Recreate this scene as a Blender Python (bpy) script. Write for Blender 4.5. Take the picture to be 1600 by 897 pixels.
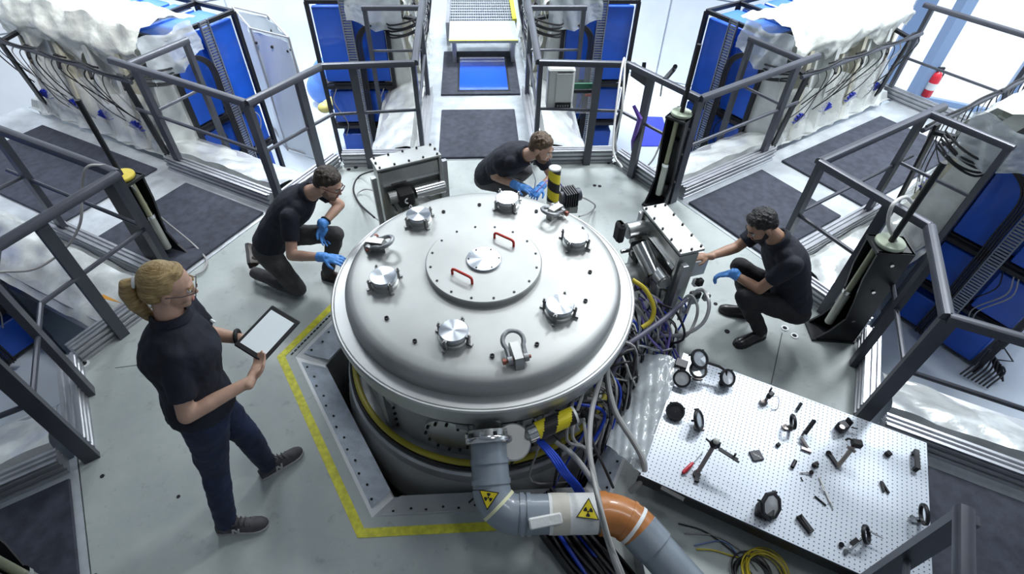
import bpy, bmesh, math, random
from mathutils import Vector, Matrix, Euler, Quaternion
import numpy as np
random.seed(7)
for o in list(bpy.data.objects): bpy.data.objects.remove(o, do_unlink=True)
SC = bpy.context.scene
COL = SC.collection
PI = math.pi
def V(*a): return Vector(a[0]) if len(a) == 1 else Vector(a)

# ---------------------------------------------------------------- camera
FPX, PITCH, ROLL, YAW = 853.0, math.radians(45.23), math.radians(1.56), math.radians(-4.5)
CAM = V(-.018, -2.52, 3.2)
Rz = Matrix.Rotation(YAW, 3, 'Z')
_r = Rz @ V(1, 0, 0); _f = Rz @ V(0, math.cos(PITCH), -math.sin(PITCH)); _d = Rz @ V(0, -math.sin(PITCH), -math.cos(PITCH))
CR = math.cos(ROLL)*_r - math.sin(ROLL)*_d
CD = math.sin(ROLL)*_r + math.cos(ROLL)*_d
cd = bpy.data.cameras.new('camera'); cam = bpy.data.objects.new('camera', cd); COL.objects.link(cam)
cd.sensor_width = 36; cd.lens = FPX/1600*36; cd.clip_start = .05; cd.clip_end = 100
M3 = Matrix((CR, -CD, -_f)).transposed()
cam.matrix_world = Matrix.Translation(CAM) @ M3.to_4x4()
SC.camera = cam
def at(px, py, z=0.):
    d = _f + (px-800)/FPX*CR + (py-448.5)/FPX*CD
    return CAM + d*((z-CAM.z)/d.z)

# ---------------------------------------------------------------- world, lights, exposure
w = bpy.data.worlds.new('hall_daylight'); SC.world = w; w.use_nodes = True
bg = w.node_tree.nodes['Background']; bg.inputs[0].default_value = (.82, .91, 1, 1); bg.inputs[1].default_value = 1.7
def area(name, loc, target, size, power, col, sy=None, spread=180):
    l = bpy.data.lights.new(name, 'AREA'); l.energy = power; l.color = col
    l.shape = 'RECTANGLE'; l.size = size; l.size_y = sy or size; l.spread = math.radians(spread)
    o = bpy.data.objects.new(name, l); COL.objects.link(o); o.location = loc
    o.rotation_euler = (V(target)-V(loc)).to_track_quat('-Z', 'Y').to_euler()
    return o
area('high_bay_light', (3.2, 3.3, 5.2), (.5, .2, 0), .8, 215, (.95, .98, 1))
area('high_bay_light', (.3, 3.4, 7.2), (.1, .6, 0), .9, 70, (.95, .98, 1))
area('high_bay_light', (2.4, -1.8, 7.1), (.6, -.6, 0), 1.2, 60, (.95, .98, 1))  # fill added from the camera side to lift pit and pipe
area('high_bay_light', (-1.6, .6, 7.1), (-4.4, 4.2, .3), 1.0, 95, (.97, .98, 1), spread=70)  # unseen fill, added to brighten the film along the left arm
area('high_bay_light', (-3.2, 6.0, 5.6), (-2.8, 5.2, 0), 1.8, 300, (.90, .96, 1), spread=105)  # added to brighten the hall at the back left
area('high_bay_light', (1.2, 6.4, 6.0), (.9, 5.6, 0), 1.8, 300, (.90, .96, 1), spread=105)  # extra light put in for a bright back centre, no known fixture
area('high_bay_light', (6.0, 2.6, 5.6), (5.4, 2.2, 0), 1.8, 280, (.90, .96, 1), spread=105)  # brightness added on the window side, not a known lamp
SC.view_settings.view_transform = 'Standard'; SC.view_settings.look = 'None'
SC.view_settings.exposure = -0.25; SC.view_settings.gamma = 1.0
SC.view_settings.use_curve_mapping = False

# ---------------------------------------------------------------- materials
MATS = {}
def mat(name, col, rough=.5, metal=0., var=0., vscale=6., bump=0., bscale=40., spec=.5, coat=0., alpha=1., aniso=0., radial=False, emit=0., col2=None, stretch=None, trans=0., detail=4.):
    if name in MATS: return MATS[name]
    m = bpy.data.materials.new(name); m.use_nodes = True; nt = m.node_tree; N = nt.nodes; L = nt.links
    b = N['Principled BSDF']
    def S(k, v):
        if k in b.inputs: b.inputs[k].default_value = v
    c = (*col, 1) if len(col) == 3 else col
    S('Base Color', c); S('Roughness', rough); S('Metallic', metal); S('Specular IOR Level', spec)
    S('Coat Weight', coat); S('Alpha', alpha); S('Anisotropic', aniso); S('Transmission Weight', trans)
    if emit: S('Emission Color', c); S('Emission Strength', emit)
    tc = N.new('ShaderNodeTexCoord'); mp = N.new('ShaderNodeMapping'); L.new(tc.outputs['Object'], mp.inputs[0])
    if stretch: mp.inputs['Scale'].default_value = stretch
    if var or col2:
        n = N.new('ShaderNodeTexNoise'); n.inputs['Scale'].default_value = vscale; n.inputs['Detail'].default_value = detail
        L.new(mp.outputs[0], n.inputs['Vector'])
        r = N.new('ShaderNodeValToRGB'); L.new(n.outputs[0], r.inputs[0])
        c2 = (*col2, 1) if col2 else tuple(max(0, x*(1-var)) for x in c[:3])+(1,)
        c1 = c if col2 else tuple(min(1, x*(1+var*.6)) for x in c[:3])+(1,)
        r.color_ramp.elements[0].position = .36; r.color_ramp.elements[0].color = c2
        r.color_ramp.elements[1].position = .64; r.color_ramp.elements[1].color = c1
        L.new(r.outputs[0], b.inputs['Base Color'])
    if bump:
        n2 = N.new('ShaderNodeTexNoise'); n2.inputs['Scale'].default_value = bscale; n2.inputs['Detail'].default_value = 3
        L.new(mp.outputs[0], n2.inputs['Vector'])
        bp = N.new('ShaderNodeBump'); bp.inputs['Strength'].default_value = bump; bp.inputs['Distance'].default_value = .02
        L.new(n2.outputs[0], bp.inputs['Height']); L.new(bp.outputs[0], b.inputs['Normal'])
    if radial:
        t = N.new('ShaderNodeTangent'); t.direction_type = 'RADIAL'; t.axis = 'Z'; L.new(t.outputs[0], b.inputs['Tangent'])
    MATS[name] = m
    return m
def floor_mat():
    m = mat('painted_floor', (.50, .54, .53), .42, spec=.4)
    nt = m.node_tree; N = nt.nodes; L = nt.links; b = N['Principled BSDF']
    tc = N.new('ShaderNodeTexCoord')
    def noise(s, d, lo, hi, c0, c1):
        n = N.new('ShaderNodeTexNoise'); n.inputs['Scale'].default_value = s; n.inputs['Detail'].default_value = d; n.inputs['Roughness'].default_value = .65
        L.new(tc.outputs['Object'], n.inputs['Vector'])
        r = N.new('ShaderNodeValToRGB'); L.new(n.outputs[0], r.inputs[0])
        r.color_ramp.elements[0].position = lo; r.color_ramp.elements[0].color = (*c0, 1)
        r.color_ramp.elements[1].position = hi; r.color_ramp.elements[1].color = (*c1, 1)
        return r
    a = noise(1.6, 8, .32, .68, (.32, .36, .36), (.44, .475, .46))
    s = noise(9, 6, .30, .42, (.72, .72, .72), (1, 1, 1))
    f = noise(60, 2, .24, .30, (.45, .45, .45), (1, 1, 1))
    mx = N.new('ShaderNodeMix'); mx.data_type = 'RGBA'; mx.blend_type = 'MULTIPLY'; mx.inputs[0].default_value = .8
    L.new(a.outputs[0], mx.inputs[6]); L.new(s.outputs[0], mx.inputs[7])
    mx2 = N.new('ShaderNodeMix'); mx2.data_type = 'RGBA'; mx2.blend_type = 'MULTIPLY'; mx2.inputs[0].default_value = .8
    L.new(mx.outputs[2], mx2.inputs[6]); L.new(f.outputs[0], mx2.inputs[7])
    L.new(mx2.outputs[2], b.inputs['Base Color'])
    return m
def stripe_mat(name, c0, c1, scale, direction='Z', rot=(0, 0, 0), rough=.4):
    m = mat(name, c0, rough); nt = m.node_tree; N = nt.nodes; L = nt.links; b = N['Principled BSDF']
    tc = N.new('ShaderNodeTexCoord'); mp = N.new('ShaderNodeMapping'); mp.inputs['Rotation'].default_value = rot
    L.new(tc.outputs['Object'], mp.inputs[0])
    wv = N.new('ShaderNodeTexWave'); wv.bands_direction = direction; wv.inputs['Scale'].default_value = scale
    L.new(mp.outputs[0], wv.inputs['Vector'])
    r = N.new('ShaderNodeValToRGB'); r.color_ramp.interpolation = 'CONSTANT'
    r.color_ramp.elements[0].color = (*c0, 1); r.color_ramp.elements[1].position = .5; r.color_ramp.elements[1].color = (*c1, 1)
    L.new(wv.outputs[0], r.inputs[0]); L.new(r.outputs[0], b.inputs['Base Color'])
    return m

# ---------------------------------------------------------------- mesh builder
def frame(d, up=None):
    d = V(d).normalized(); u = V(up) if up is not None else V(0, 0, 1)
    if abs(d.dot(u.normalized())) > .98: u = V(1, 0, 0) if abs(d.x) < .9 else V(0, 1, 0)
    x = u.cross(d).normalized(); y = d.cross(x).normalized()
    return x, y, d
class MB:
    def __init__(s, M=None): s.v = []; s.f = []; s.M = M
    def add(s, vs, fs):
        b = len(s.v)
        s.v += [(s.M @ V(p)) if s.M is not None else V(p) for p in vs]
        s.f += [tuple(b+i for i in f) for f in fs]
        return s
    def box(s, c, size, R=None):
        x, y, z = [q/2 for q in size]; c = V(c)
        vs = [V(a*x, b*y, g*z) for a in (-1, 1) for b in (-1, 1) for g in (-1, 1)]
        if R is not None: vs = [R @ p for p in vs]
        return s.add([c+p for p in vs], [(0, 1, 3, 2), (4, 6, 7, 5), (0, 4, 5, 1), (2, 3, 7, 6), (0, 2, 6, 4), (1, 5, 7, 3)])
    def rbox(s, c, size, r=.01, R=None):
        "box with chamfered vertical and top edges"
        x, y, z = [q/2 for q in size]; c = V(c); r = min(r, x*.9, y*.9, z*.9)
        oct_ = [(x-r, -y), (x, -y+r), (x, y-r), (x-r, y), (-x+r, y), (-x, y-r), (-x, -y+r), (-x+r, -y)]
        ins = [((abs(a)-r)*(1 if a > 0 else -1), (abs(b)-r)*(1 if b > 0 else -1)) for a, b in oct_]
        vs = [V(a, b, -z) for a, b in ins]+[V(a, b, -z+r) for a, b in oct_]+[V(a, b, z-r) for a, b in oct_]+[V(a, b, z) for a, b in ins]
        fs = [tuple(reversed(range(8))), tuple(range(24, 32))]
        for k in range(3):
            for i in range(8): j = (i+1) % 8; fs.append((k*8+i, k*8+j, k*8+8+j, k*8+8+i))
        if R is not None: vs = [R @ p for p in vs]
        return s.add([c+p for p in vs], fs)
    def beam(s, p0, p1, w, h, up=None):
        p0, p1 = V(p0), V(p1); x, y, d = frame(p1-p0, up)
        vs = []
        for p in (p0, p1):
            for a, b in ((-1, -1), (1, -1), (1, 1), (-1, 1)): vs.append(p+x*a*w/2+y*b*h/2)
        return s.add(vs, [(0, 3, 2, 1), (4, 5, 6, 7), (0, 1, 5, 4), (1, 2, 6, 5), (2, 3, 7, 6), (3, 0, 4, 7)])
    def sweep(s, p0, p1, prof, up=None):
        p0, p1 = V(p0), V(p1); x, y, d = frame(p1-p0, up); n = len(prof)
        vs = [p0+x*a+y*b for a, b in prof]+[p1+x*a+y*b for a, b in prof]
        fs = [tuple(reversed(range(n))), tuple(range(n, 2*n))]+[(i, (i+1) % n, n+(i+1) % n, n+i) for i in range(n)]
        return s.add(vs, fs)
    def cyl(s, p0, p1, r0, r1=None, n=16, caps=True):
        r1 = r0 if r1 is None else r1
        p0, p1 = V(p0), V(p1); x, y, d = frame(p1-p0)
        vs = []
        for p, r in ((p0, r0), (p1, r1)):
            for i in range(n): a = 2*PI*i/n; vs.append(p+x*math.cos(a)*r+y*math.sin(a)*r)
        fs = [(i, (i+1) % n, n+(i+1) % n, n+i) for i in range(n)]
        if caps: fs += [tuple(reversed(range(n))), tuple(range(n, 2*n))]
        return s.add(vs, fs)
    def tube(s, pts, r, n=8, smooth=0):
        pts = [V(p) for p in pts]
        if smooth: pts = spline(pts, smooth)
        rs = r if isinstance(r, (list, tuple)) else [r]*len(pts)
        if len(rs) != len(pts):
            rs = [rs[0]+(rs[-1]-rs[0])*i/(len(pts)-1) for i in range(len(pts))]
        T = [(pts[min(i+1, len(pts)-1)]-pts[max(i-1, 0)]).normalized() for i in range(len(pts))]
        x, y, d = frame(T[0]); vs = []
        for i, p in enumerate(pts):
            if i:
                q = T[i-1].rotation_difference(T[i]); x = q @ x; y = q @ y
            for k in range(n): a = 2*PI*k/n; vs.append(p+(x*math.cos(a)+y*math.sin(a))*rs[i])
        fs = []
        for i in range(len(pts)-1):
            for k in range(n): j = (k+1) % n; fs.append((i*n+k, i*n+j, i*n+n+j, i*n+n+k))
        m = (len(pts)-1)*n
        fs += [tuple(reversed(range(n))), tuple(range(m, m+n))]
        return s.add(vs, fs)
    def lathe(s, prof, c=(0, 0, 0), n=48, R=None, a0=0, a1=2*PI):
        c = V(c); vs = []; full = abs(a1-a0-2*PI) < 1e-6; k = n if full else n+1
        for r, z in prof:
            for i in range(k):
                a = a0+(a1-a0)*i/n; p = V(r*math.cos(a), r*math.sin(a), z)
                vs.append(c+(R @ p if R is not None else p))
        fs = []
        for q in range(len(prof)-1):
            for i in range(n): j = (i+1) % k; fs.append((q*k+i, q*k+j, q*k+k+j, q*k+k+i))
        if full and prof[0][0] > 1e-4 and prof[-1][0] > 1e-4 and prof[0] != prof[-1]: pass
        if full: 
            if prof[0][0] > 1e-4: fs.append(tuple(reversed(range(k))))
            if prof[-1][0] > 1e-4: fs.append(tuple(range((len(prof)-1)*k, len(prof)*k)))
        return s.add(vs, fs)
    def ring(s, prof, c=(0, 0, 0), n=48, R=None):
        "closed profile revolved: no caps"
        c = V(c); vs = []; m = len(prof)
        for r, z in prof:
            for i in range(n):
                a = 2*PI*i/n; p = V(r*math.cos(a), r*math.sin(a), z); vs.append(c+(R @ p if R is not None else p))
        fs = []
        for q in range(m):
            q2 = (q+1) % m
            for i in range(n): j = (i+1) % n; fs.append((q*n+i, q*n+j, q2*n+j, q2*n+i))
        return s.add(vs, fs)
    def torus(s, c, R0, r, M=None, n=32, m=8, a0=0, a1=2*PI):
        full = abs(a1-a0-2*PI) < 1e-6; k = n if full else n+1; vs = []; c = V(c)
        for i in range(k):
            a = a0+(a1-a0)*i/n
            for j in range(m):
                b = 2*PI*j/m; p = V((R0+r*math.cos(b))*math.cos(a), (R0+r*math.cos(b))*math.sin(a), r*math.sin(b))
                vs.append(c+(M @ p if M is not None else p))
        fs = []
        for i in range(n):
            i2 = (i+1) % k
            for j in range(m): j2 = (j+1) % m; fs.append((i*m+j, i2*m+j, i2*m+j2, i*m+j2))
        if not full: fs += [tuple(reversed(range(m))), tuple(range((k-1)*m, k*m))]
        return s.add(vs, fs)
    def ell(s, c, r, R=None, n=16, m=10):
        c = V(c); r = r if isinstance(r, (tuple, list)) else (r, r, r)
        vs = [V(0, 0, -r[2])]
        for j in range(1, m):
            t = -PI/2+PI*j/m
            for i in range(n): a = 2*PI*i/n; vs.append(V(r[0]*math.cos(t)*math.cos(a), r[1]*math.cos(t)*math.sin(a), r[2]*math.sin(t)))
        vs.append(V(0, 0, r[2])); fs = []
        for i in range(n): fs.append((0, 1+(i+1) % n, 1+i))
        for j in range(m-2):
            for i in range(n): fs.append((1+j*n+i, 1+j*n+(i+1) % n, 1+(j+1)*n+(i+1) % n, 1+(j+1)*n+i))
        l = 1+(m-2)*n
        for i in range(n): fs.append((l+i, l+(i+1) % n, len(vs)-1))
        if R is not None: vs = [R @ p for p in vs]
        return s.add([c+p for p in vs], fs)
    def prism(s, poly, z0, z1, M=None):
        n = len(poly); vs = [V(a, b, z0) for a, b in poly]+[V(a, b, z1) for a, b in poly]
        if M is not None: vs = [M @ p for p in vs]
        return s.add(vs, [tuple(reversed(range(n))), tuple(range(n, 2*n))]+[(i, (i+1) % n, n+(i+1) % n, n+i) for i in range(n)])
    def sheet(s, fn, nu, nv, thick=.004):
        "grid surface with thickness: fn(u,v)->point"
        P = [[V(fn(i/nu, j/nv)) for j in range(nv+1)] for i in range(nu+1)]
        vs = []; W = nv+1
        for i in range(nu+1):
            for j in range(nv+1): vs.append(P[i][j])
        nrm = []
        for i in range(nu+1):
            for j in range(nv+1):
                du = P[min(i+1, nu)][j]-P[max(i-1, 0)][j]; dv = P[i][min(j+1, nv)]-P[i][max(j-1, 0)]
                c = du.cross(dv); nrm.append(c.normalized() if c.length > 1e-9 else V(0, 0, 1))
        K = len(vs); vs += [vs[i]-nrm[i]*thick for i in range(K)]
        fs = []
        for i in range(nu):
            for j in range(nv):
                a, b, c, d = i*W+j, (i+1)*W+j, (i+1)*W+j+1, i*W+j+1
                fs += [(a, b, c, d), (K+d, K+c, K+b, K+a)]
        for i in range(nu):
            fs += [(i*W, K+i*W, K+(i+1)*W, (i+1)*W), (i*W+nv, (i+1)*W+nv, K+(i+1)*W+nv, K+i*W+nv)]
        for j in range(nv):
            fs += [(j, j+1, K+j+1, K+j), (nu*W+j, K+nu*W+j, K+nu*W+j+1, nu*W+j+1)]
        return s.add(vs, fs)
    def loft(s, rings):
        n = len(rings[0]); vs = [p for r in rings for p in r]; fs = []
        for q in range(len(rings)-1):
            for i in range(n): j = (i+1) % n; fs.append((q*n+i, q*n+j, q*n+n+j, q*n+n+i))
        m = (len(rings)-1)*n
        fs += [tuple(reversed(range(n))), tuple(range(m, m+n))]
        return s.add(vs, fs)
def spline(pts, k=6):
    "Catmull-Rom through the points"
    pts = [V(p) for p in pts]; P = [pts[0]*2-pts[1]]+pts+[pts[-1]*2-pts[-2]]; out = []
    for i in range(1, len(P)-2):
        a, b, c, d = P[i-1], P[i], P[i+1], P[i+2]
        for j in range(k):
            t = j/k
            out.append(.5*((2*b)+(c-a)*t+(2*a-5*b+4*c-d)*t*t+(3*b-a-3*c+d)*t**3))
    out.append(pts[-1]); return out
ORIG = {}
def build(mb, name, m, parent=None, smooth=35, label=None, cat=None, group=None, kind=None, mods=None, origin=None):
    me = bpy.data.meshes.new(name)
    if parent is not None and origin is None: o0 = ORIG[parent.name]
    elif origin is not None: o0 = V(origin)
    else:
        xs = [p.x for p in mb.v]; ys = [p.y for p in mb.v]; zs = [p.z for p in mb.v]
        o0 = V((min(xs)+max(xs))/2, (min(ys)+max(ys))/2, min(zs))
    me.from_pydata([tuple(p-o0) for p in mb.v], [], mb.f)
    bm = bmesh.new(); bm.from_mesh(me); bmesh.ops.recalc_face_normals(bm, faces=bm.faces); bm.to_mesh(me); bm.free()
    me.materials.append(m)
    if smooth:
        me.shade_smooth()
        try: me.set_sharp_from_angle(angle=math.radians(smooth))
        except Exception: pass
    ob = bpy.data.objects.new(name, me); COL.objects.link(ob)
    if parent is not None:
        ob.parent = parent; ob.location = o0-ORIG[parent.name]
    else: ob.location = o0
    ORIG[ob.name] = o0
    tag(ob, label, cat, group, kind)
    return ob
def tag(o, label=None, cat=None, group=None, kind=None):
    for k, v in (('label', label), ('category', cat), ('group', group), ('kind', kind)):
        if v: o[k] = v
    return o
def thing(name, label, cat, loc=(0, 0, 0), group=None):
    o = bpy.data.objects.new(name, None); COL.objects.link(o); o.location = loc; o.empty_display_size = .1
    ORIG[o.name] = V(loc); tag(o, label, cat, group); return o
def copy_tree(o, loc, rot=(0, 0, 0), label=None, scale=1):
    c = o.copy(); COL.objects.link(c); c.location = loc; c.rotation_euler = rot; c.scale = (scale,)*3
    if label: c['label'] = label
    ORIG[c.name] = V(loc)
    for ch in o.children:
        k = ch.copy(); COL.objects.link(k); k.parent = c
        for g in ch.children:
            q = g.copy(); COL.objects.link(q); q.parent = k
    return c
def struct(mb, name, m, parent=None, **k): return build(mb, name, m, parent, kind='structure', **k)
def armM(a, sg=1):
    "local (r, t, z) of an arm side -> world"
    a = math.radians(a); return Matrix(((math.cos(a), -sg*math.sin(a), 0, 0), (math.sin(a), sg*math.cos(a), 0, 0), (0, 0, 1, 0), (0, 0, 0, 1)))
def hexpts(R, rot=0): return [(R*math.cos(math.radians(60*i+rot)), R*math.sin(math.radians(60*i+rot))) for i in range(6)]

STEEL = mat('brushed_steel', (.50, .51, .50), .36, .95, var=.10, vscale=3, bump=.02, bscale=200)
LIDM = mat('lid_steel', (.45, .46, .45), .50, .80, var=.10, vscale=2.2, detail=6)
POL = mat('polished_steel', (.72, .72, .72), .16, 1, var=.08, vscale=8)
TURNED = mat('turned_steel', (.60, .63, .67), .27, 1, aniso=.9, radial=True)
ALU = mat('extruded_aluminium', (.44, .45, .48), .38, .75, var=.08, vscale=10)
RAIL = mat('anthracite_rail', (.075, .080, .100), .38, .3, var=.12, vscale=5)
BLACK = mat('black_anodised', (.012, .013, .016), .42, .2)
RUB = mat('black_rubber', (.015, .015, .017), .65)
MAT_ = mat('dark_rubber_mat', (.042, .047, .066), .7, var=.25, vscale=14, bump=.04, bscale=300, spec=.25)
BLUE = mat('blue_panel', (.008, .095, .58), .38, var=.15, vscale=3, coat=.2)
BLUE2 = mat('pale_blue_lid', (.06, .20, .66), .32, coat=.3)
WHITE = mat('white_paint', (.80, .82, .83), .45)
FILM = mat('plastic_film', (.82, .84, .78), .20, var=.18, vscale=6, bump=.7, bscale=11, coat=.6, alpha=.78, spec=.8)
FILMC = mat('clear_film', (.74, .80, .84), .12, bump=.7, bscale=10, coat=.6, alpha=.45, spec=.9)
WRAP = mat('foil_wrapped_beam', (.66, .69, .68), .25, .35, var=.20, vscale=4, bump=.5, bscale=7, stretch=(1, 1, 1))
YEL = mat('yellow_tape', (.62, .60, .04), .55, var=.22, vscale=25, bump=.1, bscale=60)
GREYH = mat('grey_hose', (.36, .37, .37), .45)
CBLK = mat('black_cable', (.015, .015, .018), .5)
CGRY = mat('grey_cable', (.33, .33, .33), .5)
CBLU = mat('blue_cable', (.01, .06, .55), .4)
CYEL = mat('yellow_cable', (.60, .48, .03), .45)
RED = mat('red_handle', (.55, .035, .02), .4)
# ================================================================ STRUCTURE
FLOORM = floor_mat()
LOWM = mat('lower_floor_coating', (.62, .70, .78), .22, var=.08, vscale=2, coat=.2)
mb = MB(); ho = hexpts(2.97); hi = hexpts(1.385)
vs = [V(a, b, z) for z in (0, -.09) for a, b in ho+hi]; fs = []
for i in range(6):
    j = (i+1) % 6
    fs += [(i, j, 6+j, 6+i), (12+j, 12+i, 18+i, 18+j), (i, 12+i, 12+j, j), (6+j, 18+j, 18+i, 6+i)]
mb.add(vs, fs)
floor = struct(mb, 'floor', FLOORM, smooth=0, origin=(0, 0, 0))
struct(MB().prism(hexpts(8.6, 30), -1.12, -1.0), 'floor_lower', LOWM, smooth=0)
# seams and cable ports in the platform
SEAM = mat('seam_gap', (.10, .11, .11), .8)
def seam(p, q):
    p = V(p); q = V(q); build(MB().beam(V(p.x, p.y, .0005), V(q.x, q.y, .0005), .006, .002), 'seam', SEAM, floor, smooth=0)
seam(at(1222, 520), at(1205, 600)); seam(at(585, 262), at(610, 290)); seam(at(180, 575), at(300, 560))
HOLE = mat('port_hole', (.012, .012, .014), .9); RINGM = mat('white_ring', (.78, .8, .82), .4)
def port(px, py, r, ring):
    c = at(px, py)
    if ring:
        build(MB().ring([(r*.62, 0), (r*.62, .006), (r, .006), (r, 0)], c, 20), 'port_ring', RINGM, floor)
        r *= .62
    build(MB().lathe([(0, .0035), (r, .0035), (r, 0)], c, 18), 'port_hole', HOLE, floor, smooth=0)
for a in ((131, 569, .036, 1), (121, 585, .036, 1), (1226, 513, .028, 1), (1241, 525, .028, 1), (545, 265, .02, 0), (556, 262, .02, 0),
          (929, 290, .018, 0), (937, 291, .018, 0), (951, 255, .016, 0), (959, 256, .016, 0), (1136, 518, .02, 0), (160, 744, .012, 0), (279, 776, .010, 0),
          (870, 247, .02, 0), (1118, 475, .016, 0)): port(*a)
# yellow tape along three edges of the pit
def tape(pts, w=.055):
    for p, q in zip(pts, pts[1:]):
        p, q = V(p), V(q); d = (q-p).normalized(); n = V(-d.y, d.x)
        if n.dot(p) > 0: n = -n
        yield [p, q, q+n*w, p+n*w]
H3 = [V(x, y) for x, y in hexpts(1.515)]
def poly_tape(P, label):
    build(MB().prism([(p.x, p.y) for p in P], .0006, .003), 'floor_tape', YEL, label=label, cat='tape', smooth=0)
Hi = [V(x, y) for x, y in hexpts(1.455)]
poly_tape([H3[3], H3[3].lerp(H3[2], .40), Hi[3].lerp(Hi[2], .40), Hi[3]], 'yellow floor tape on the short pit edge beside the kneeling man')
poly_tape([H3[4], H3[3], Hi[3], Hi[4]], 'long yellow floor tape on the pit edge in front of the standing woman')
poly_tape([H3[4].lerp(H3[5], .52), H3[4], Hi[4], Hi[4].lerp(Hi[5], .52)], 'yellow floor tape on the pit edge below the grey pipe')
# pit: sloping flashing plates, lining and bottom
PLATE = mat('embossed_plate', (.52, .58, .66), .36, .6, bump=.5, bscale=240, var=.15, vscale=12)
PLATE2 = mat('bright_flashing', (.66, .68, .70), .34, .6, bump=.15, bscale=14)
LIN = mat('pit_lining', (.36, .365, .37), .5, .2, var=.3, vscale=4)
pit = thing('pit_lining', 'six-sided metal-lined pit that the round vessel stands in', 'pit', (0, 0, -1)); tag(pit, kind='structure')
a_, b_ = hexpts(1.37), hexpts(1.19); c_ = hexpts(1.385)
for i in range(6):
    j = (i+1) % 6
    P = [V(*a_[i], -.02), V(*a_[j], -.02), V(*b_[j], -.11), V(*b_[i], -.11)]
    cen = sum(P, V(0, 0, 0))/4
    P = [cen+(p-cen)*.93 for p in P]
    n = (P[1]-P[0]).cross(P[2]-P[1]).normalized()
    if n.z < 0: n = -n
    m = MB(); m.add([p for p in P]+[p+n*.006 for p in P], [(0, 3, 2, 1), (4, 5, 6, 7), (0, 1, 5, 4), (1, 2, 6, 5), (2, 3, 7, 6), (3, 0, 4, 7)])
    pl = build(m, 'flashing_plate', PLATE2 if i == 4 else PLATE, pit, smooth=0)
    m = MB()
    for k in range(13):
        t = (k+.5)/13
        q = P[0].lerp(P[1], t).lerp(P[3].lerp(P[2], t), .14 if k % 2 == 0 else .24)+n*.006
        m.cyl(q, q+n*.005, .008, n=8)
    build(m, 'bolts', BLACK, pl, smooth=0)
    m = MB(); P = [V(*c_[i], -.005), V(*c_[j], -.005), V(*b_[j], -.125), V(*b_[i], -.125)]
    m.add(P+[p-V(0, 0, .02) for p in P], [(0, 3, 2, 1), (4, 5, 6, 7), (0, 1, 5, 4), (1, 2, 6, 5), (2, 3, 7, 6), (3, 0, 4, 7)])
    build(m, 'flashing_base', WHITE if i != 4 else PLATE2, pit, smooth=0)
    m = MB(); P = [V(*b_[i], -.12), V(*b_[j], -.12), V(*b_[j], -.995), V(*b_[i], -.995)]
    nn = V(cen.x, cen.y, 0).normalized()*.03
    m.add(P+[p+nn for p in P], [(0, 3, 2, 1), (4, 5, 6, 7), (0, 1, 5, 4), (1, 2, 6, 5), (2, 3, 7, 6), (3, 0, 4, 7)])
    build(m, 'side_panel', LIN, pit, smooth=0)
for k in range(16):   # dark comb strip beside the short tape
    q = V(*hexpts(1.425)[3]).lerp(V(*hexpts(1.425)[2]), .02+.024*k)
    build(MB().box((q.x, q.y, .004), (.022, .010, .006), Matrix.Rotation(math.radians(60), 3, 'Z')), 'comb_tooth', BLACK, pit, smooth=0)
build(MB().prism(hexpts(1.2), -.995, -.975), 'pit_bottom', LIN, pit, smooth=0)

# hall walls: white panels, windows on the right
WALLM = mat('white_wall_panel', (.82, .86, .89), .5, var=.04, vscale=2)
FRAMEB = mat('window_frame_blue', (.22, .32, .50), .5)
DARKW = mat('grey_wall', (.42, .44, .46), .7)
def wall(name, ang, ap, half, zt, windows=False, panels=True):
    WALLM_ = WALLM if panels else DARKW
    a = math.radians(ang); M = armM(ang)
    if not windows:
        wl = struct(MB(M).box((ap+.1, 0, zt/2-.5), (.16, 2*half, zt+1)), name, WALLM_, smooth=0)
        if panels:
            pz = (zt+1)/6
            for i in range(6):
                for k in range(4):
                    build(MB(M).box((ap, -half+(k+.5)*half/2, -1+(i+.5)*pz), (.05, half/2-.025, pz-.025)), 'wall_panel', WALLM, wl, smooth=0)
        return wl
    wl = struct(MB(M).box((ap+.1, 0, -.75), (.16, 2*half, .5)).box((ap+.1, 0, (zt+4.1)/2), (.16, 2*half, zt-4.1)), name, WALLM, smooth=0)
    return wl
HT = 7.4
M6 = armM(60)
wbr = struct(MB(M6).box((7.5, 1.55, HT/2-.5), (.16, 5.5, HT+1)).box((7.5, -2.75, -.75), (.16, 3.1, .5)).box((7.5, -2.75, (HT+4.1)/2), (.16, 3.1, HT-4.1)), 'wall_back_right', WALLM, smooth=0)
for i in range(6):
    for k in range(3): build(MB(M6).box((7.4, -1.2+(k+.5)*5.5/3, -1+(i+.5)*1.4), (.05, 5.5/3-.03, 1.37)), 'wall_panel', WALLM, wbr, smooth=0)
wall('wall_back_left', 120, 7.4, 4.3, HT)
wall('wall_left', 180, 7.4, 4.3, HT, panels=False)
wall('wall_right', 0, 7.4, 4.3, HT, windows=True)
wall('wall_front_left', 240, 7.4, 4.3, HT, panels=False)
wall('wall_front_right', 300, 7.4, 4.3, HT, panels=False)
struct(MB().prism(hexpts(8.8, 30), HT, HT+.15), 'ceiling', mat('ceiling_panel', (.36, .37, .38), .7), smooth=0)
PANE = mat('window_pane', (.96, .98, 1), .03, alpha=.12, spec=.6)
wn = 0
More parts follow.
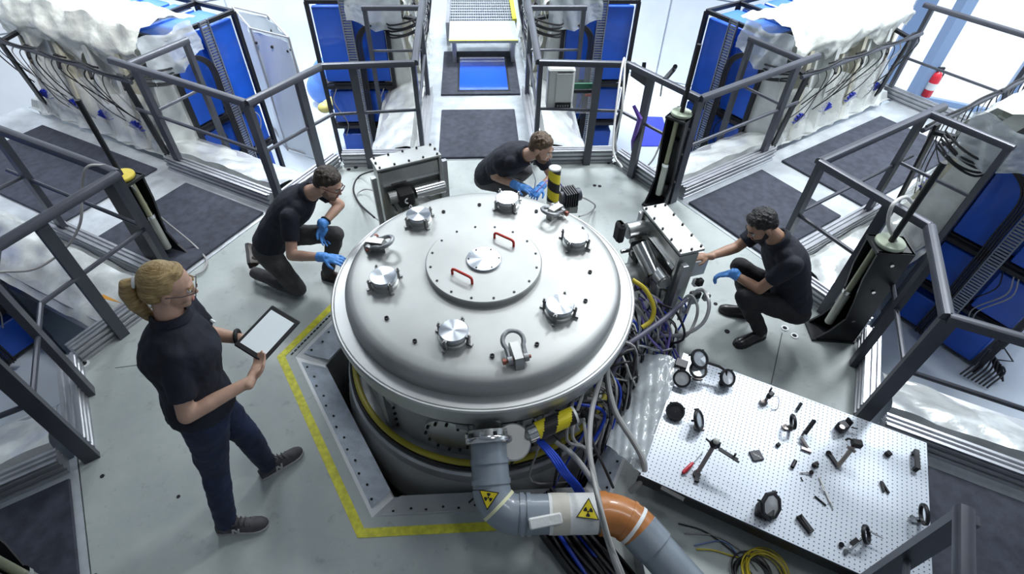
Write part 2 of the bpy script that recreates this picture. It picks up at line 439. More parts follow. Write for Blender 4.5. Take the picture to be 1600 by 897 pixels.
def windows(ang, ts):
    global wn
    M0 = armM(ang)
    for y0 in ts:
        wn += 1
        wdo = struct(MB(M0).beam((7.45, y0+.06, -.5), (7.45, y0+.06, 4.1), .12, .12).beam((7.45, y0+1.49, -.5), (7.45, y0+1.49, 4.1), .12, .12)
                     .beam((7.45, y0+.12, 1.9), (7.45, y0+1.43, 1.9), .07, .07).beam((7.45, y0+.12, -.46), (7.45, y0+1.43, -.46), .07, .07), 'window_%d' % wn, FRAMEB, smooth=0)
        for z0, z1 in ((-.43, 1.86), (1.94, 4.1)):
            build(MB(M0).box((7.45, y0+.775, (z0+z1)/2), (.012, 1.31, z1-z0)), 'pane', PANE, wdo, smooth=0)
windows(0, [-4.3+1.72*i for i in range(5)])
windows(60, [-4.3, -2.75])
# ================================================================ ARMS: decks, mats, kerbs, guard rails
DECK = mat('deck_aluminium', (.62, .66, .70), .3, .5, var=.15, vscale=6, bump=.1, bscale=20)
ARMS = {90: 'centre', 150: 'left', 30: 'right', 210: 'near left', 330: 'near right'}
for a, nm in ARMS.items():
    M = armM(a)
    struct(MB(M).box((4.59, 0, -.045), (4.02, 1.3, .09)), 'floor_walkway', DECK, smooth=0)
def rmat(a, r0, r1, t0, t1, label, z=0.001):
    build(MB(armM(a)).rbox(((r0+r1)/2, (t0+t1)/2, z+.011), (r1-r0, t1-t0, .022), .006), 'rubber_mat', MAT_, label=label, cat='floor mat', smooth=0, group='walkway mats')
rmat(150, 2.62, 3.64, -.46, .5, 'dark rubber mat beside the kneeling man, nearest on the left walkway')
rmat(150, 4.1, 5.95, -.5, .5, 'long dark rubber mat farther out on the left walkway')
rmat(30, 2.62, 3.72, -.46, .48, 'dark rubber mat behind the crouching man on the right walkway')
rmat(30, 4.05, 5.95, -.48, .48, 'long dark rubber mat farther out on the right walkway')
rmat(90, 2.60, 3.66, -.44, .44, 'grey rubber mat behind the bearded man on the centre walkway')
rmat(210, 2.62, 3.7, -.5, .5, 'black rubber mat in shadow at the lower left corner')
rmat(330, 2.86, 4.4, -.46, .46, 'dark rubber mat to the right of the perforated board')
# centre walkway: dark plate with its blue reflection painted as a glossy panel, step with yellow nosing, grating
M = armM(90)
dp = thing('floor_hatch', 'dark floor hatch with a blue glass window on the centre walkway', 'hatch', M @ V(4.9, 0, 0))
build(MB(M).box((4.72, -.04, .012), (1.32, 1.0, .022)), 'hatch_plate', MAT_, dp, smooth=0)
REFLB = mat('blue_glass', (.015, .10, .75), .06, coat=1, spec=.9)
build(MB(M).box((4.66, -.08, .026), (1.0, .62, .006)), 'glass_window', REFLB, dp, smooth=0)
build(MB(M).box((4.66, -.08, .0245), (1.05, .67, .006)), 'window_gasket', BLACK, dp, smooth=0)
st = thing('walkway_step', 'pale step with yellow nosing across the centre walkway', 'step', M @ V(5.3, -.1, 0))
build(MB(M).box((5.27, -.1, .335), (.72, .92, .03)), 'tread', FLOORM, st, smooth=0)
build(MB(M).box((4.925, -.1, .335), (.03, .92, .034)), 'nosing', YEL, st, smooth=0)
for t in (-.5, .3): build(MB(M).box((5.2, t, .16), (.4, .05, .32)), 'side_support', ALU, st, smooth=0)
gr = thing('floor_grating', 'steel grating with a yellow edge beyond the pale step', 'grating', M @ V(6.1, -.1, 0))
m = MB(M)
for k in range(27): m.box((6.15, -.5+k*.033, .335), (1.0, .008, .03))
for k in range(9): m.box((5.7+k*.115, -.08, .335), (.006, .9, .022))
build(m, 'grating_bars', ALU, gr, smooth=0)
build(MB(M).box((6.15, -.56, .345), (1.0, .06, .05)), 'yellow_edge', YEL, gr, smooth=0)
for t in (-.56, .40): build(MB(M).box((6.15, t, .16), (1.0, .05, .32)), 'support', ALU, gr, smooth=0)

_h = [(.050, -.075), (.050, -.050), (.034, -.044), (.034, -.030), (.050, -.024), (.050, -.002), (.034, .004), (.034, .018), (.050, .024), (.050, .046), (.036, .052), (.036, .062), (.050, .068), (.050, .075), (.030, .075), (.026, .062), (.010, .062), (.006, .075)]
KPROF = _h+[(-x, y) for x, y in reversed(_h)]
KPM = [(-x, y) for x, y in reversed(KPROF)]
RPROF = [(.033, -.022), (.033, .008), (.024, .022), (.010, .027), (-.010, .027), (-.024, .022), (-.033, .008), (-.033, -.022)]
def guard(sector, label, skip_outer=(), cen=(0, 0)):
    c = math.radians(sector); ms = [armM(sector-30, 1), armM(sector+30, -1)]
    corner = V(2.80*math.cos(c), 2.80*math.sin(c), 0)
    root = thing('guard_rail', label, 'railing', corner, 'guard rails around the platform')
    ZT, ZM = 1.085, .62
    for k, M in enumerate(ms):
        def P(r, t, z): return M @ V(r, t, z)
        pr = KPROF
        # kerbs
        build(MB().sweep(P(2.62, .60, .075), P(4.0, .60, .075), KPROF if k == 0 else KPM), 'kerb', ALU, root, smooth=0)
        build(MB().sweep(P(2.525, 1.42, .075), P(2.525, .66, .075), KPROF if k == 0 else KPM), 'kerb', ALU, root, smooth=0)
        cz = V(corner.x, corner.y, ZT)
        build(MB().sweep(P(2.48, .57, ZT), cz, RPROF), 'top_rail', RAIL, root)
        build(MB().tube([P(2.5, .58, ZM), V(corner.x, corner.y, ZM)], .016, 8), 'middle_rail', RAIL, root)
        build(MB().beam(P(2.5, .585, .0), P(2.5, .585, ZT-.02), .042, .085, P(1, 0, 0)), 'post', RAIL, root, smooth=0)
        build(MB().beam(P(2.455, 1.13, .0), P(2.455, 1.13, ZT-.02), .042, .075, P(0, 1, 0)), 'post', RAIL, root, smooth=0)
        if k in skip_outer: continue
        build(MB().sweep(P(2.48, .57, ZT), P(4.15, .60, ZT), RPROF), 'top_rail', RAIL, root)
        build(MB().tube([P(2.5, .58, ZM), P(4.12, .60, ZM)], .016, 8), 'middle_rail', RAIL, root)
        build(MB().sweep(P(3.92, .60, ZT), P(3.92, 1.24, ZT), RPROF), 'return_rail', RAIL, root)
        build(MB().tube([P(3.92, .60, ZM), P(3.92, 1.2, ZM)], .016, 8), 'middle_rail', RAIL, root)
        build(MB().beam(P(3.84, .60, .0), P(3.84, .60, ZT-.02), .085, .045, P(0, 1, 0)), 'post', RAIL, root, smooth=0)
        build(MB().beam(P(3.92, 1.21, -1), P(3.92, 1.21, ZT-.02), .06, .045, P(0, 1, 0)), 'post', RAIL, root, smooth=0)
    return root
guard(120, 'grey guard rail behind the kneeling man, between left and centre walkways')
guard(60, 'grey guard rail carrying the white control box, between centre and right walkways')
guard(0, 'grey guard rail behind the crouching man, by the perforated board')
guard(180, 'grey guard rail behind the standing woman at the left edge')
guard(300, 'dark guard rail corner at the bottom right of the board', skip_outer=(1,))
# end-of-walkway rail by the windows
M = armM(30); er = thing('guard_rail', 'grey end railing in front of the bright windows', 'railing', M @ V(6.55, 0, 0), 'guard rails around the platform')
build(MB(M).sweep((6.55, .86, 1.085), (6.55, -1.6, 1.085), RPROF), 'top_rail', RAIL, er)
build(MB(M).tube([(6.55, .86, .5), (6.55, -1.6, .5)], .016), 'middle_rail', RAIL, er)
for t in (.76, -.4, -1.5): build(MB(M).beam((6.55, t, 0), (6.55, t, 1.07), .045, .06), 'post', RAIL, er, smooth=0)
build(MB(M).sweep((6.55, 1.2, .06), (6.55, -1.6, .06), KPROF), 'kerb', ALU, er, smooth=0)
# ================================================================ RACKS AND WRAPPED INSTRUMENTS BESIDE THE ARMS
TRAY = mat('perforated_tray', (.26, .28, .32), .4, .7)
PFOAM = mat('cream_panel', (.52, .50, .40), .5, var=.25, vscale=8)
COLM = mat('pale_column', (.66, .68, .66), .35, .2, var=.15, vscale=5)
BFAN = mat('blue_connector', (.01, .03, .42), .4)
RFR = mat('rack_frame_black', (.018, .019, .024), .4, .3)
SHELF = mat('dark_shelf', (.03, .032, .038), .5)
def rack(a, sg, label, r0=4.2, length=1.75, t0=1.15, t1=2.06, seed=0):
    M = armM(a, sg); rnd = random.Random(seed)
    root = thing('equipment_rack', label, 'rack', M @ V(r0+length/2, (t0+t1)/2, -1), 'blue equipment racks around the platform')
    r1 = r0+length; zt = 1.06
    def bar(p, q, w=.045): build(MB(M).beam(p, q, w, w), 'frame_bar', RFR, root, smooth=0)
    rs = [r0, r0+.55, r1]
    for r in rs:
        for t in (t0, t1): bar((r, t, -1), (r, t, zt))
    for z in (zt, .06, -.48):
        for r in rs: bar((r, t0, z), (r, t1, z), .04)
        for t in (t0, t1): bar((r0, t, z), (r1, t, z), .04)
    tm = (t0+t1)/2
    # front faces (towards the vessel)
    for ta, tb in ((t0+.04, tm-.05), (tm+.07, t1-.035)):
        for za, zb in ((.12, 1.0), (-.43, .0)):
            build(MB(M).rbox((r0+.05, (ta+tb)/2, (za+zb)/2), (.06, tb-ta, zb-za), .008), 'front_panel', BLUE, root, smooth=0)
    build(MB(M).rbox((r0+.22, tm, -.77), (.42, t1-t0-.16, .34), .01), 'bottom_box', BLUE, root, smooth=0)
    # cabinets standing in a row, stepped lids on top
    n = 4
    for k in range(n):
        ra = r0+.12+(length-.16)*k/n; rb = ra+(length-.16)/n-.05
        build(MB(M).rbox(((ra+rb)/2, tm, .55), (rb-ra, t1-t0-.10, .86), .01), 'cabinet', BLUE, root, smooth=0)
        build(MB(M).rbox(((ra+rb)/2, tm, 1.0+.0), (rb-ra-.03, t1-t0-.14, .055), .012), 'cabinet_lid', BLUE2, root, smooth=0)
        build(MB(M).rbox(((ra+rb)/2, tm, -.22), (rb-ra, t1-t0-.10, .44), .01), 'cabinet', BLUE, root, smooth=0)
    for z in (.09, -.46, -.95): build(MB(M).box((r0+length/2, tm, z), (length-.05, t1-t0-.06, .02)), 'shelf', SHELF, root, smooth=0)
    # cable ladder with bundle up the front
    tt = tm+.0; m = MB(M); m.beam((r0-.09, tt-.05, -.95), (r0-.09, tt-.05, 1.12), .012, .03).beam((r0-.09, tt+.05, -.95), (r0-.09, tt+.05, 1.12), .012, .03)
    for k in range(70): m.box((r0-.09, tt, -.93+k*.0295), (.010, .10, .017))
    tr = build(m, 'cable_ladder', TRAY, root, smooth=0)
    for k in range(4):
        dt = -.13+k*.02
        pts = [(r0-.10-.01*(k % 2), tt+dt, -.9), (r0-.12, tt+dt+.01, -.3), (r0-.12, tt+dt, .35), (r0-.13, tt+dt-.02, .72), (r0-.10, tt+dt-.2, .86), (r0-.06, t0-.05+.02*k, .82-.02*k)]
        build(MB(M).tube(pts, .009, 6, smooth=5), 'cable', CBLK, root)
    for k in range(3):
        t = rnd.uniform(t0+.1, t1-.1)
        build(MB(M).tube([(r0-.03, t, .05), (r0-.08, t+.05, -.1), (r0-.05, t-.06, -.4), (r0-.03, t, -.6)], .006, 6, smooth=5), 'cable', CGRY if k else CBLK, root)
    for k in range(5):
        z = .93-.035*k
        build(MB(M).tube([(r0+.02, t0+.02, z-.03), (r0-.12, t0-.04, z-.08), (r0-.16, t0-.22, z-.05-.02*(k % 2)), (r0-.10, t0-.42, z)], .010, 6, smooth=5), 'cable', CBLK, root)
    return root
rack(150, -1, 'blue rack in black frame left of the white booth, behind the left rail', length=1.7, seed=1)
rack(90, 1, 'blue rack in black frame on the left of the centre walkway', t0=1.04, t1=1.90, seed=2)
rack(90, -1, 'blue rack in black frame behind the white control box', t0=1.04, t1=1.90, seed=3)
rack(30, 1, 'blue rack in black frame left of the wrapped panels on the right walkway', seed=4)
rack(30, -1, 'blue rack below the film cover at the right edge', seed=5)
rack(330, 1, 'dark blue rack low at the right edge beside the grey rail corner', r0=4.2, seed=6)
rack(150, 1, 'blue rack in deep shade at the left edge behind the woman', seed=7)

def wob(x, y, s, a):
    return a*(math.sin(x*7.3*s+y*3.1+1.3)*.5+math.sin(x*13.7*s-y*5.9*s+.4)*.3+math.sin(y*17.1*s+x*2.3)*.2)
def wrapped_beam(a, sg, label, r0=2.66, r1=6.45, drop=.25):
    M = armM(a, sg)
    def f(u, v):
        r = r0+(r1-r0)*u; t = .66+v*.52
        z = .11-drop*max(0, v-.30)**1.3+wob(r, t*3, 1, .022)+.02*abs(math.sin(r*9+t*11))
        if v < .08: z -= .08
        return V(r, t, z)
    root = thing('wrapped_beam', label, 'beam', M @ V((r0+r1)/2, .9, -1), 'film-wrapped beams beside the walkways')
    build(MB(M).sheet(f, 70, 14, .004), 'film_sheet', WRAP, root, smooth=50)
    build(MB(M).box(((r0+r1)/2, .92, -.14), (r1-r0-.1, .42, .30)), 'beam_core', ALU, root, smooth=0)
    for r in (r0+.3, (r0+r1)/2, r1-.3): build(MB(M).box((r, .92, -.62), (.12, .3, .70)), 'support', ALU, root, smooth=0)
    return root
wrapped_beam(150, -1, 'film-wrapped beam behind the kneeling man')
wrapped_beam(150, 1, 'film-wrapped beam behind the woman at the left edge')
wrapped_beam(90, 1, 'film-wrapped beam on the left of the centre walkway')
wrapped_beam(90, -1, 'film-wrapped beam on the right of the centre walkway')
wrapped_beam(30, 1, 'film-wrapped beam on the far side of the right walkway')
wrapped_beam(30, -1, 'film-wrapped beam right behind the crouching man')
wrapped_beam(330, 1, 'wide film-wrapped beam to the right of the perforated board')
wrapped_beam(210, -1, 'bare glossy wrapped beam at the lower left edge')

def instrument(a, sg, label, r0=4.22, r1=6.2, n=4, flaps=False, seed=0):
    M = armM(a, sg); rnd = random.Random(seed)
    root = thing('wrapped_instrument', label, 'instrument', M @ V((r0+r1)/2, .9, 0), 'film-wrapped instruments along the walkways')
    # leaning columns
    build(MB(M).add([(r0, 1.16, -.05), (r1, 1.16, -.05), (r1, .80, -.05), (r0, .80, -.05), (r0, 1.16, 1.02), (r1, 1.16, 1.02), (r1, .95, 1.02), (r0, .95, 1.02)],
          [(0, 1, 2, 3), (4, 7, 6, 5), (0, 4, 5, 1), (3, 2, 6, 7), (0, 3, 7, 4), (1, 5, 6, 2)]), 'body', COLM, root, smooth=0)
    w = (r1-r0)/n
    for k in range(n):
        rc = r0+w*(k+.5)
        M2 = M
        def lean(r, z, o=0): return V(r, .79+.15*(z+.05)/1.07-o, z)
        R = (lean(rc, 1)-lean(rc, 0)).normalized()
        c = build(MB(M).sweep(lean(rc-.02, .02, .035), lean(rc-.02, .98, .035), [(-.075, -.035), (.075, -.035), (.075, .035), (-.075, .035)], (1, 0, 0)), 'column', PFOAM if k % 2 == 0 else COLM, root, smooth=0)
        build(MB(M).sweep(lean(rc+w*.36, .02, .02), lean(rc+w*.36, .98, .02), [(-.05, -.02), (.05, -.02), (.05, .02), (-.05, .02)], (1, 0, 0)), 'column', COLM if k % 2 == 0 else PFOAM, root, smooth=0)
        # clamp handle
        cl = build(MB(M).box(lean(rc, .78, .10), (.05, .07, .05)), 'clamp', RUB, root, smooth=0)
        build(MB(M).beam(lean(rc+.01, .78, .12), lean(rc-.13, .72, .20), .028, .03).beam(lean(rc-.02, .80, .13), lean(rc-.16, .80, .12), .012, .016), 'handle', RUB, cl, smooth=0)
        # blue connector fan at the foot
        m = MB(M)
        for q in range(7):
            aa = -1.0+q*.33
            p = lean(rc+.05, .22, .09)
            m.beam(p, p+V(.13*math.sin(aa), -.02, .16*math.cos(aa)-.05), .030, .014)
        build(m, 'connector_fan', BFAN, root, smooth=0)
    # cable tray in front with hanging cables
    tray = build(MB(M).tube([(r0-.22, .60, .905), (r1, .60, .905)], .021, 10), 'cable_rail', RAIL, root)
    for k in range(16):
        ra = r0+(r1-r0)*(k+.4)/16; rb = ra+rnd.uniform(-.35, .35); rb = min(max(rb, r0), r1)
        zb = rnd.uniform(.15, .5)
        build(MB(M).tube([(ra, .60, .90), (ra+.02, .57, .80), ((ra+rb)/2, .64, min(.62, zb+.2)), (rb, .74, zb)], .005 if k % 3 else .007, 5, smooth=5), 'cable', CBLK if k % 4 else CGRY, root)
    for k in range(3):
        build(MB(M).tube([(r0-.2+.65*k, .60+.01*k, .94), (r0+.15+.65*k, .585, .93), (r0+.5+.65*k, .61, .945)], .009, 5, smooth=4), 'cable', CBLK, root)
    for r in (r0-.05, r1-.12):
        s_ = build(MB(M).beam((r, .70, .02), (r, .63, .93), .085, .022, (0, 1, 0)), 'strut', BLACK, root, smooth=0)
        build(MB(M).cyl((r, .68, .05), (r, .66, .05), .018, n=10), 'bolt', POL, s_)
        build(MB(M).beam((r, .63, .86), (r, .98, .92), .06, .03), 'bracket', BLACK, root, smooth=0)
    # film thrown over the top
    ph = rnd.uniform(0, 6)
    def f(u, v):
        r = r0-.12+(r1-r0+.2)*u
        hang = .06+.12*abs(math.sin(u*9+ph))+.04*math.sin(u*23+ph)
        prof = [(.84, .96-hang), (.80, 1.02), (.94, 1.23), (1.28, 1.22), (1.55, 1.16)]
        x = v*4; i = min(3, int(x)); q = x-i
        t = prof[i][0]*(1-q)+prof[i+1][0]*q; z = prof[i][1]*(1-q)+prof[i+1][1]*q
        k = .5-abs(v-.5)
        return V(r+wob(t*4, z*5, 1, .02), t+wob(r, z*4, 1.2, .018)-.012*math.sin(u*31), z+wob(r*1.3, t*5, 1.3, .032)+.035*abs(math.sin(r*4.5+ph+t*2)))
    build(MB(M).sheet(f, 56, 26, .003), 'film_cover', FILM, root, smooth=60)
    def ff(u, v):
        r = r0+(r1-r0)*u; z = .52*(1-v)+.06
        return V(r, .70+.10*(z/.6)-.05*v+.03*math.sin(u*40+v*5)*(.3+v)+wob(r, z*3, 1.2, .02), z+.04*math.sin(u*17)*(1-v))
    build(MB(M).sheet(ff, 60, 8, .003), 'front_film', mat('thin_film', (.85, .88, .86), .12, alpha=.30, bump=.8, bscale=12, coat=.8, spec=1.), root, smooth=60)
    def g(u, v):   # end flap towards the vessel
        t = .84+.62*u; z = 1.16-.42*v*(1-.35*u)
        return V(r0-.13-.05*v+wob(t*3, z*4, 1.5, .03), t, z+.03*math.sin(u*9))
    build(MB(M).sheet(g, 14, 12, .003), 'film_flap', FILMC, root, smooth=60)
    if flaps:
        for k in range(6):
            rc = r0+.5+(r1-r0-.5)*k/6
            m = MB(M); m.add([(rc, .98, 1.2), (rc+.22, 1.0, 1.2), (rc+.26, .86, 1.45), (rc+.10, .92, 1.30), (rc-.04, .84, 1.47), (rc, 1.02, 1.2), (rc+.22, 1.04, 1.2), (rc+.27, .885, 1.45), (rc+.10, .95, 1.30), (rc-.04, .865, 1.47)],
                  [(0, 1, 2, 3), (0, 3, 4), (5, 8, 7, 6), (5, 9, 8), (0, 5, 6, 1), (1, 6, 7, 2), (2, 7, 8, 3), (3, 8, 9, 4), (4, 9, 5, 0)])
            build(m, 'film_peak', FILM, root, smooth=0)
    return root
instrument(150, -1, 'row of leaning columns under crumpled film on the left walkway', seed=11)
instrument(30, 1, 'row of leaning columns under crumpled film on the right walkway', seed=12)
instrument(30, -1, 'film-covered instrument with upright film peaks at the right edge', flaps=True, seed=13)
instrument(90, 1, 'film-covered instrument on the left of the centre walkway', r0=4.25, r1=5.9, n=3, seed=14)
instrument(90, -1, 'film-covered instrument on the right of the centre walkway', r0=4.25, r1=5.9, n=3, seed=15)

# ---------------------------------------------------------------- lifting jibs at the rail corners
DISCG = mat('pale_disc', (.48, .55, .42), .5); DISCY = mat('yellow_disc', (.52, .42, .05), .5)
STRUT = mat('gas_strut', (.42, .43, .38), .35, .4)
def tower(loc, ang, dm, label, h=.92, rod=.55):
    o = V(loc); M = Matrix.Translation(o) @ Matrix.Rotation(ang, 4, 'Z')
    root = thing('lifting_jib', label, 'jib', o, 'lifting jibs at the rail corners')
    # two tapering cheek plates with curved inner edge
    for y in (-.085, .085):
        poly = [(-.16, 0), (.14, 0), (.14, .10), (.13, h), (-.10, h), (-.085, h*.72), (-.04, h*.45), (-.02, h*.28), (-.08, h*.12)]
        build(MB(M @ Matrix.Rotation(PI/2, 4, 'X')).prism(poly, y-.008, y+.008), 'cheek_plate', BLACK, root, smooth=0)
    build(MB(M).box((.125, 0, h/2), (.02, .165, h)), 'back_plate', BLACK, root, smooth=0)
    build(MB(M).box((-.01, 0, .01), (.32, .2, .02)), 'foot_plate', BLACK, root, smooth=0)
    build(MB(M).box((.01, 0, h-.01), (.24, .19, .02)), 'head_plate', BLACK, root, smooth=0)
    build(MB(M).cyl((-.06, 0, .12), (-.065, 0, .46), .030, n=14), 'strut_body', STRUT, root)
    build(MB(M).cyl((-.065, 0, .46), (-.065, 0, h-.02), .021, n=12), 'strut_rod', mat('strut_rod_olive', (.30, .31, .20), .4), root)
    build(MB(M).cyl((-.065, 0, .44), (-.065, 0, .47), .036, n=14), 'strut_collar', POL, root)
    build(MB(M).lathe([(0, 0), (.088, 0), (.092, .006), (.092, .020), (.088, .026), (0, .026)], (0, 0, h+.002), 28), 'disc', dm, root)
    build(MB(M).tube([(0, 0, h+.02), (0, 0, h+rod)], .019, 12), 'rod', BLACK, root)
    for z in (.25, .55, .8):
        build(MB(M).cyl((.03, -.094, z), (.03, -.102, z), .012, n=10), 'bolt', POL, root)
    return root
tower((-2.70, 1.13, 0), math.radians(158), DISCY, 'black lifting jib with yellow disc and upright rod behind the woman', h=.80, rod=.62)
tower((1.75, 1.775, 0), math.radians(48), DISCG, 'black lifting jib with pale disc at the right end of the centre rail', h=.92, rod=.60)
tower((2.66, .05, 0), math.radians(-8), DISCG, 'black lifting jib with pale disc at the right behind the crouching man', h=.90, rod=.62)
tower((-2.21, -1.60, 0), math.radians(210), DISCG, 'lifting jib with greenish disc at the lower left corner', h=.86, rod=.2)
# ================================================================ VESSEL
ves = thing('vacuum_vessel', 'large round steel vacuum vessel with domed lid standing in the pit', 'vessel', (0, 0, -.97))
lid = build(MB().lathe([(0, .66), (.868, .66), (.872, .70), (.875, .735), (.871, .764), (.860, .788), (.841, .805), (.812, .814), (.76, .819), (.60, .829), (.36, .835), (0, .838)], n=128), 'domed_lid', LIDM, ves, smooth=40)
RIMM = mat('rim_steel', (.52, .53, .53), .45, .85, var=.06, vscale=3)
rim = build(MB().ring([(.80, .62), (.80, .70), (.945, .70), (.949, .694), (.953, .700), (.962, .700), (.970, .692), (.970, .650), (.962, .642), (.962, .62)], n=128), 'lid_rim', RIMM, ves, smooth=30)
build(MB().ring([(.80, .545), (.80, .617), (.945, .617), (.950, .612), (.950, .55), (.945, .545)], n=128), 'body_flange', RIMM, ves, smooth=30)
WALLV = mat('vessel_wall_steel', (.42, .43, .44), .42, .6, var=.2, vscale=5)
body = build(MB().lathe([(.86, -.97), (.86, .545)], n=96), 'vessel_body', WALLV, ves, smooth=40)
build(MB().ring([(.86, -.10), (.86, .02), (.975, .02), (.99, .005), (.99, -.08), (.975, -.10)], n=96), 'lower_flange', mat('dull_flange', (.52, .53, .53), .45, .5, var=.2, vscale=4), ves, smooth=30)
build(MB().ring([(.86, -.62), (.86, -.50), (1.01, -.50), (1.01, -.62)], n=96), 'base_flange', WALLV, ves, smooth=30)
build(MB().lathe([(.985, -.09), (1.026, -.20), (1.026, -.5)], n=96), 'skirt', mat('pale_skirt', (.62, .63, .62), .45, .4, var=.15, vscale=4), ves, smooth=40)
build(MB().torus((0, 0, .07), .935, .020, n=96, m=10), 'yellow_hose', mat('yellow_hose', (.42, .36, .03), .4), ves)
build(MB().torus((0, 0, .045), .962, .014, n=96, m=8), 'black_hose', CBLK, ves)
build(MB().torus((0, 0, .47), .90, .010, n=96, m=6), 'cable_ring', CBLK, ves)
build(MB().torus((0, 0, .50), .895, .012, n=96, m=6), 'cable_ring', CGRY, ves)
# side port windows, ribs and bolts round the wall
for k in range(12):
    a = math.radians(30*k+14); n = V(math.cos(a), math.sin(a), 0); t = V(-n.y, n.x, 0)
    R = Matrix((t, V(0, 0, 1), n)).transposed()
    if k % 2 == 0:
        p = build(MB().lathe([(0, .03), (.13, .03), (.15, .02), (.15, 0)], n*.855+V(0, 0, .26), 36, R), 'side_port', STEEL, ves)
        m = MB()
        for q in range(12):
            b = 2*PI*q/12; c = n*.885+V(0, 0, .26)+R @ V(.138*math.cos(b), .138*math.sin(b), 0); m.cyl(c-n*.008, c+n*.012, .009, n=6)
        build(m, 'bolts', BLACK, p, smooth=0)
    else:
        p = build(MB().beam(n*.875+V(0, 0, .03), n*.875+V(0, 0, .53), .05, .05, n), 'rib', WALLV, ves, smooth=0)
        m = MB()
        for q in range(7):
            for s_ in (-1, 1): c = n*.86+t*.06*s_+V(0, 0, .08+q*.065); m.cyl(c, c+n*.015, .010, n=6)
        build(m, 'bolts', BLACK, p, smooth=0)
    build(MB().box(n*.88+t*.10+V(0, 0, .44), (.07, .05, .05), R), 'junction_box', mat('grey_box', (.30, .31, .33), .5), ves, smooth=0)
# central hatch
hat = build(MB().lathe([(0, .835), (.366, .835), (.366, .872), (.360, .878), (0, .878)], (0, .02, 0), 96), 'hatch_plate', LIDM, ves, smooth=30)
for k in range(16):
    a = 2*PI*k/16+.15; c = V(.335*math.cos(a), .02+.335*math.sin(a), .878)
    build(MB().cyl(c, c+V(0, 0, .004), .008, n=8), 'bolt', BLACK, hat, smooth=0)
cc = V(.0, .02, .878)
build(MB().lathe([(.112, 0), (.112, .012), (.108, .016), (0, .016)], (0, 0, 0), 48), 'centre_cap', TURNED, ves, smooth=30, origin=(0, 0, 0)).location = cc-ORIG[ves.name]
for k in range(6):
    a = 2*PI*k/6; c = cc+V(.095*math.cos(a), .095*math.sin(a), .016); build(MB().cyl(c, c+V(0, 0, .003), .006, n=8), 'bolt', BLACK, hat, smooth=0)
for p, q in (((.075, .235), (.195, .145)), ((-.195, -.095), (-.075, -.185))):
    p = V(*p, .878); q = V(*q, .878); d = (q-p).normalized()
    build(MB().tube([p, p+V(0, 0, .030), p+d*.006+V(0, 0, .042), p+d*.02+V(0, 0, .047), q-d*.02+V(0, 0, .047), q-d*.006+V(0, 0, .042), q+V(0, 0, .030), q], .0085, 10), 'red_handle', RED, hat, label='red lifting handle')
# clamped port caps
for k, (x, y) in enumerate([(-.435, .485), (.18, .65), (.61, .215), (.43, -.395), (-.18, -.565), (-.61, -.115)]):
    o = V(x, y, .829)
    base = build(MB().lathe([(.086, -.01), (.086, .020), (.074, .024), (.074, .040), (.066, .044), (0, .044)], o, 40), 'port_neck', STEEL, ves, smooth=30)
    top = build(MB().lathe([(.080, 0), (.083, .004), (.083, .024), (.079, .028), (0, .028)], (0, 0, 0), 48), 'port_cap', TURNED, ves, smooth=30, origin=(0, 0, 0))
    top.location = o+V(0, 0, .044)-ORIG[ves.name]; top.rotation_euler.z = random.uniform(0, 3)
    a0 = random.uniform(0, 1.5)+.4
    for q in range(4):
        a = a0+q*PI/2; n = V(math.cos(a), math.sin(a), 0); t = V(-n.y, n.x, 0)
        m = MB(); m.beam(o+n*.092+V(0, 0, .004), o+n*.092+V(0, 0, .066), .020, .016, n).cyl(o+n*.096+V(0, 0, .045), o+n*.096+V(0, 0, .084), .0065, n=8)
        m.beam(o+n*.072+V(0, 0, .064), o+n*.104+V(0, 0, .064), .020, .012).beam(o+n*.075+V(0, 0, .008), o+n*.118+V(0, 0, .006), .018, .012)
        build(m, 'claw_clamp', mat('clamp_grey', (.30, .30, .30), .4, .8), base, smooth=0)
# small vents in the lid
for px, py in ((604, 497), (648, 533), (769, 556), (839, 538), (915, 470), (922, 425), (838, 330), (749, 320), (693, 331)):
    c = at(px, py, .829); build(MB().lathe([(.008, 0), (.008, .006), (.013, .006), (.013, -.002)], c, 16), 'vent', BLACK, ves, smooth=0)
# lifting lugs with bow shackles
for (x, y), back in (((-.70, .22), .12), ((.515, .535), .12), ((.158, -.715), .14)):
    n = V(x, y, 0).normalized(); t = V(-n.y, n.x, 0); o = V(x, y, .815)
    Mx = Matrix((n, t, V(0, 0, 1))).transposed()
    poly = [(-.075, 0), (.075, -.02), (.075, .035), (.055, .075), (-.055, .085), (-.075, .06)]
    M4 = Matrix.Translation(o) @ Mx.to_4x4() @ Matrix.Rotation(PI/2, 4, 'X')
    lug = build(MB(M4).prism(poly, -.024, .024), 'lifting_lug', STEEL, ves, smooth=0)
    pc = o+n*.03+V(0, 0, .042)
    d = (-n*.93+V(0, 0, .36)).normalized()
    m = MB(); pts = []
    GAL = mat('galvanised', (.36, .37, .38), .45, .8, var=.2, vscale=30)
    for i in range(15):
        a = -.20*PI+1.40*PI*i/14; pts.append(pc+d*(.105+.058*math.sin(a))+t*.058*math.cos(a))
    pts = [pc+t*.044]+pts+[pc-t*.044]
    m.tube(pts, .0135, 10)
    for s_ in (1, -1): m.cyl(pc+t*.032*s_, pc+t*.058*s_, .024, n=14)
    sh = build(m, 'shackle', GAL, lug)
    build(MB().cyl(pc-t*.075, pc+t*.072, .010, n=10).cyl(pc-t*.085, pc-t*.068, .018, n=6), 'shackle_pin', mat('pin_red', (.30, .10, .07), .5, .4), lug, smooth=0)

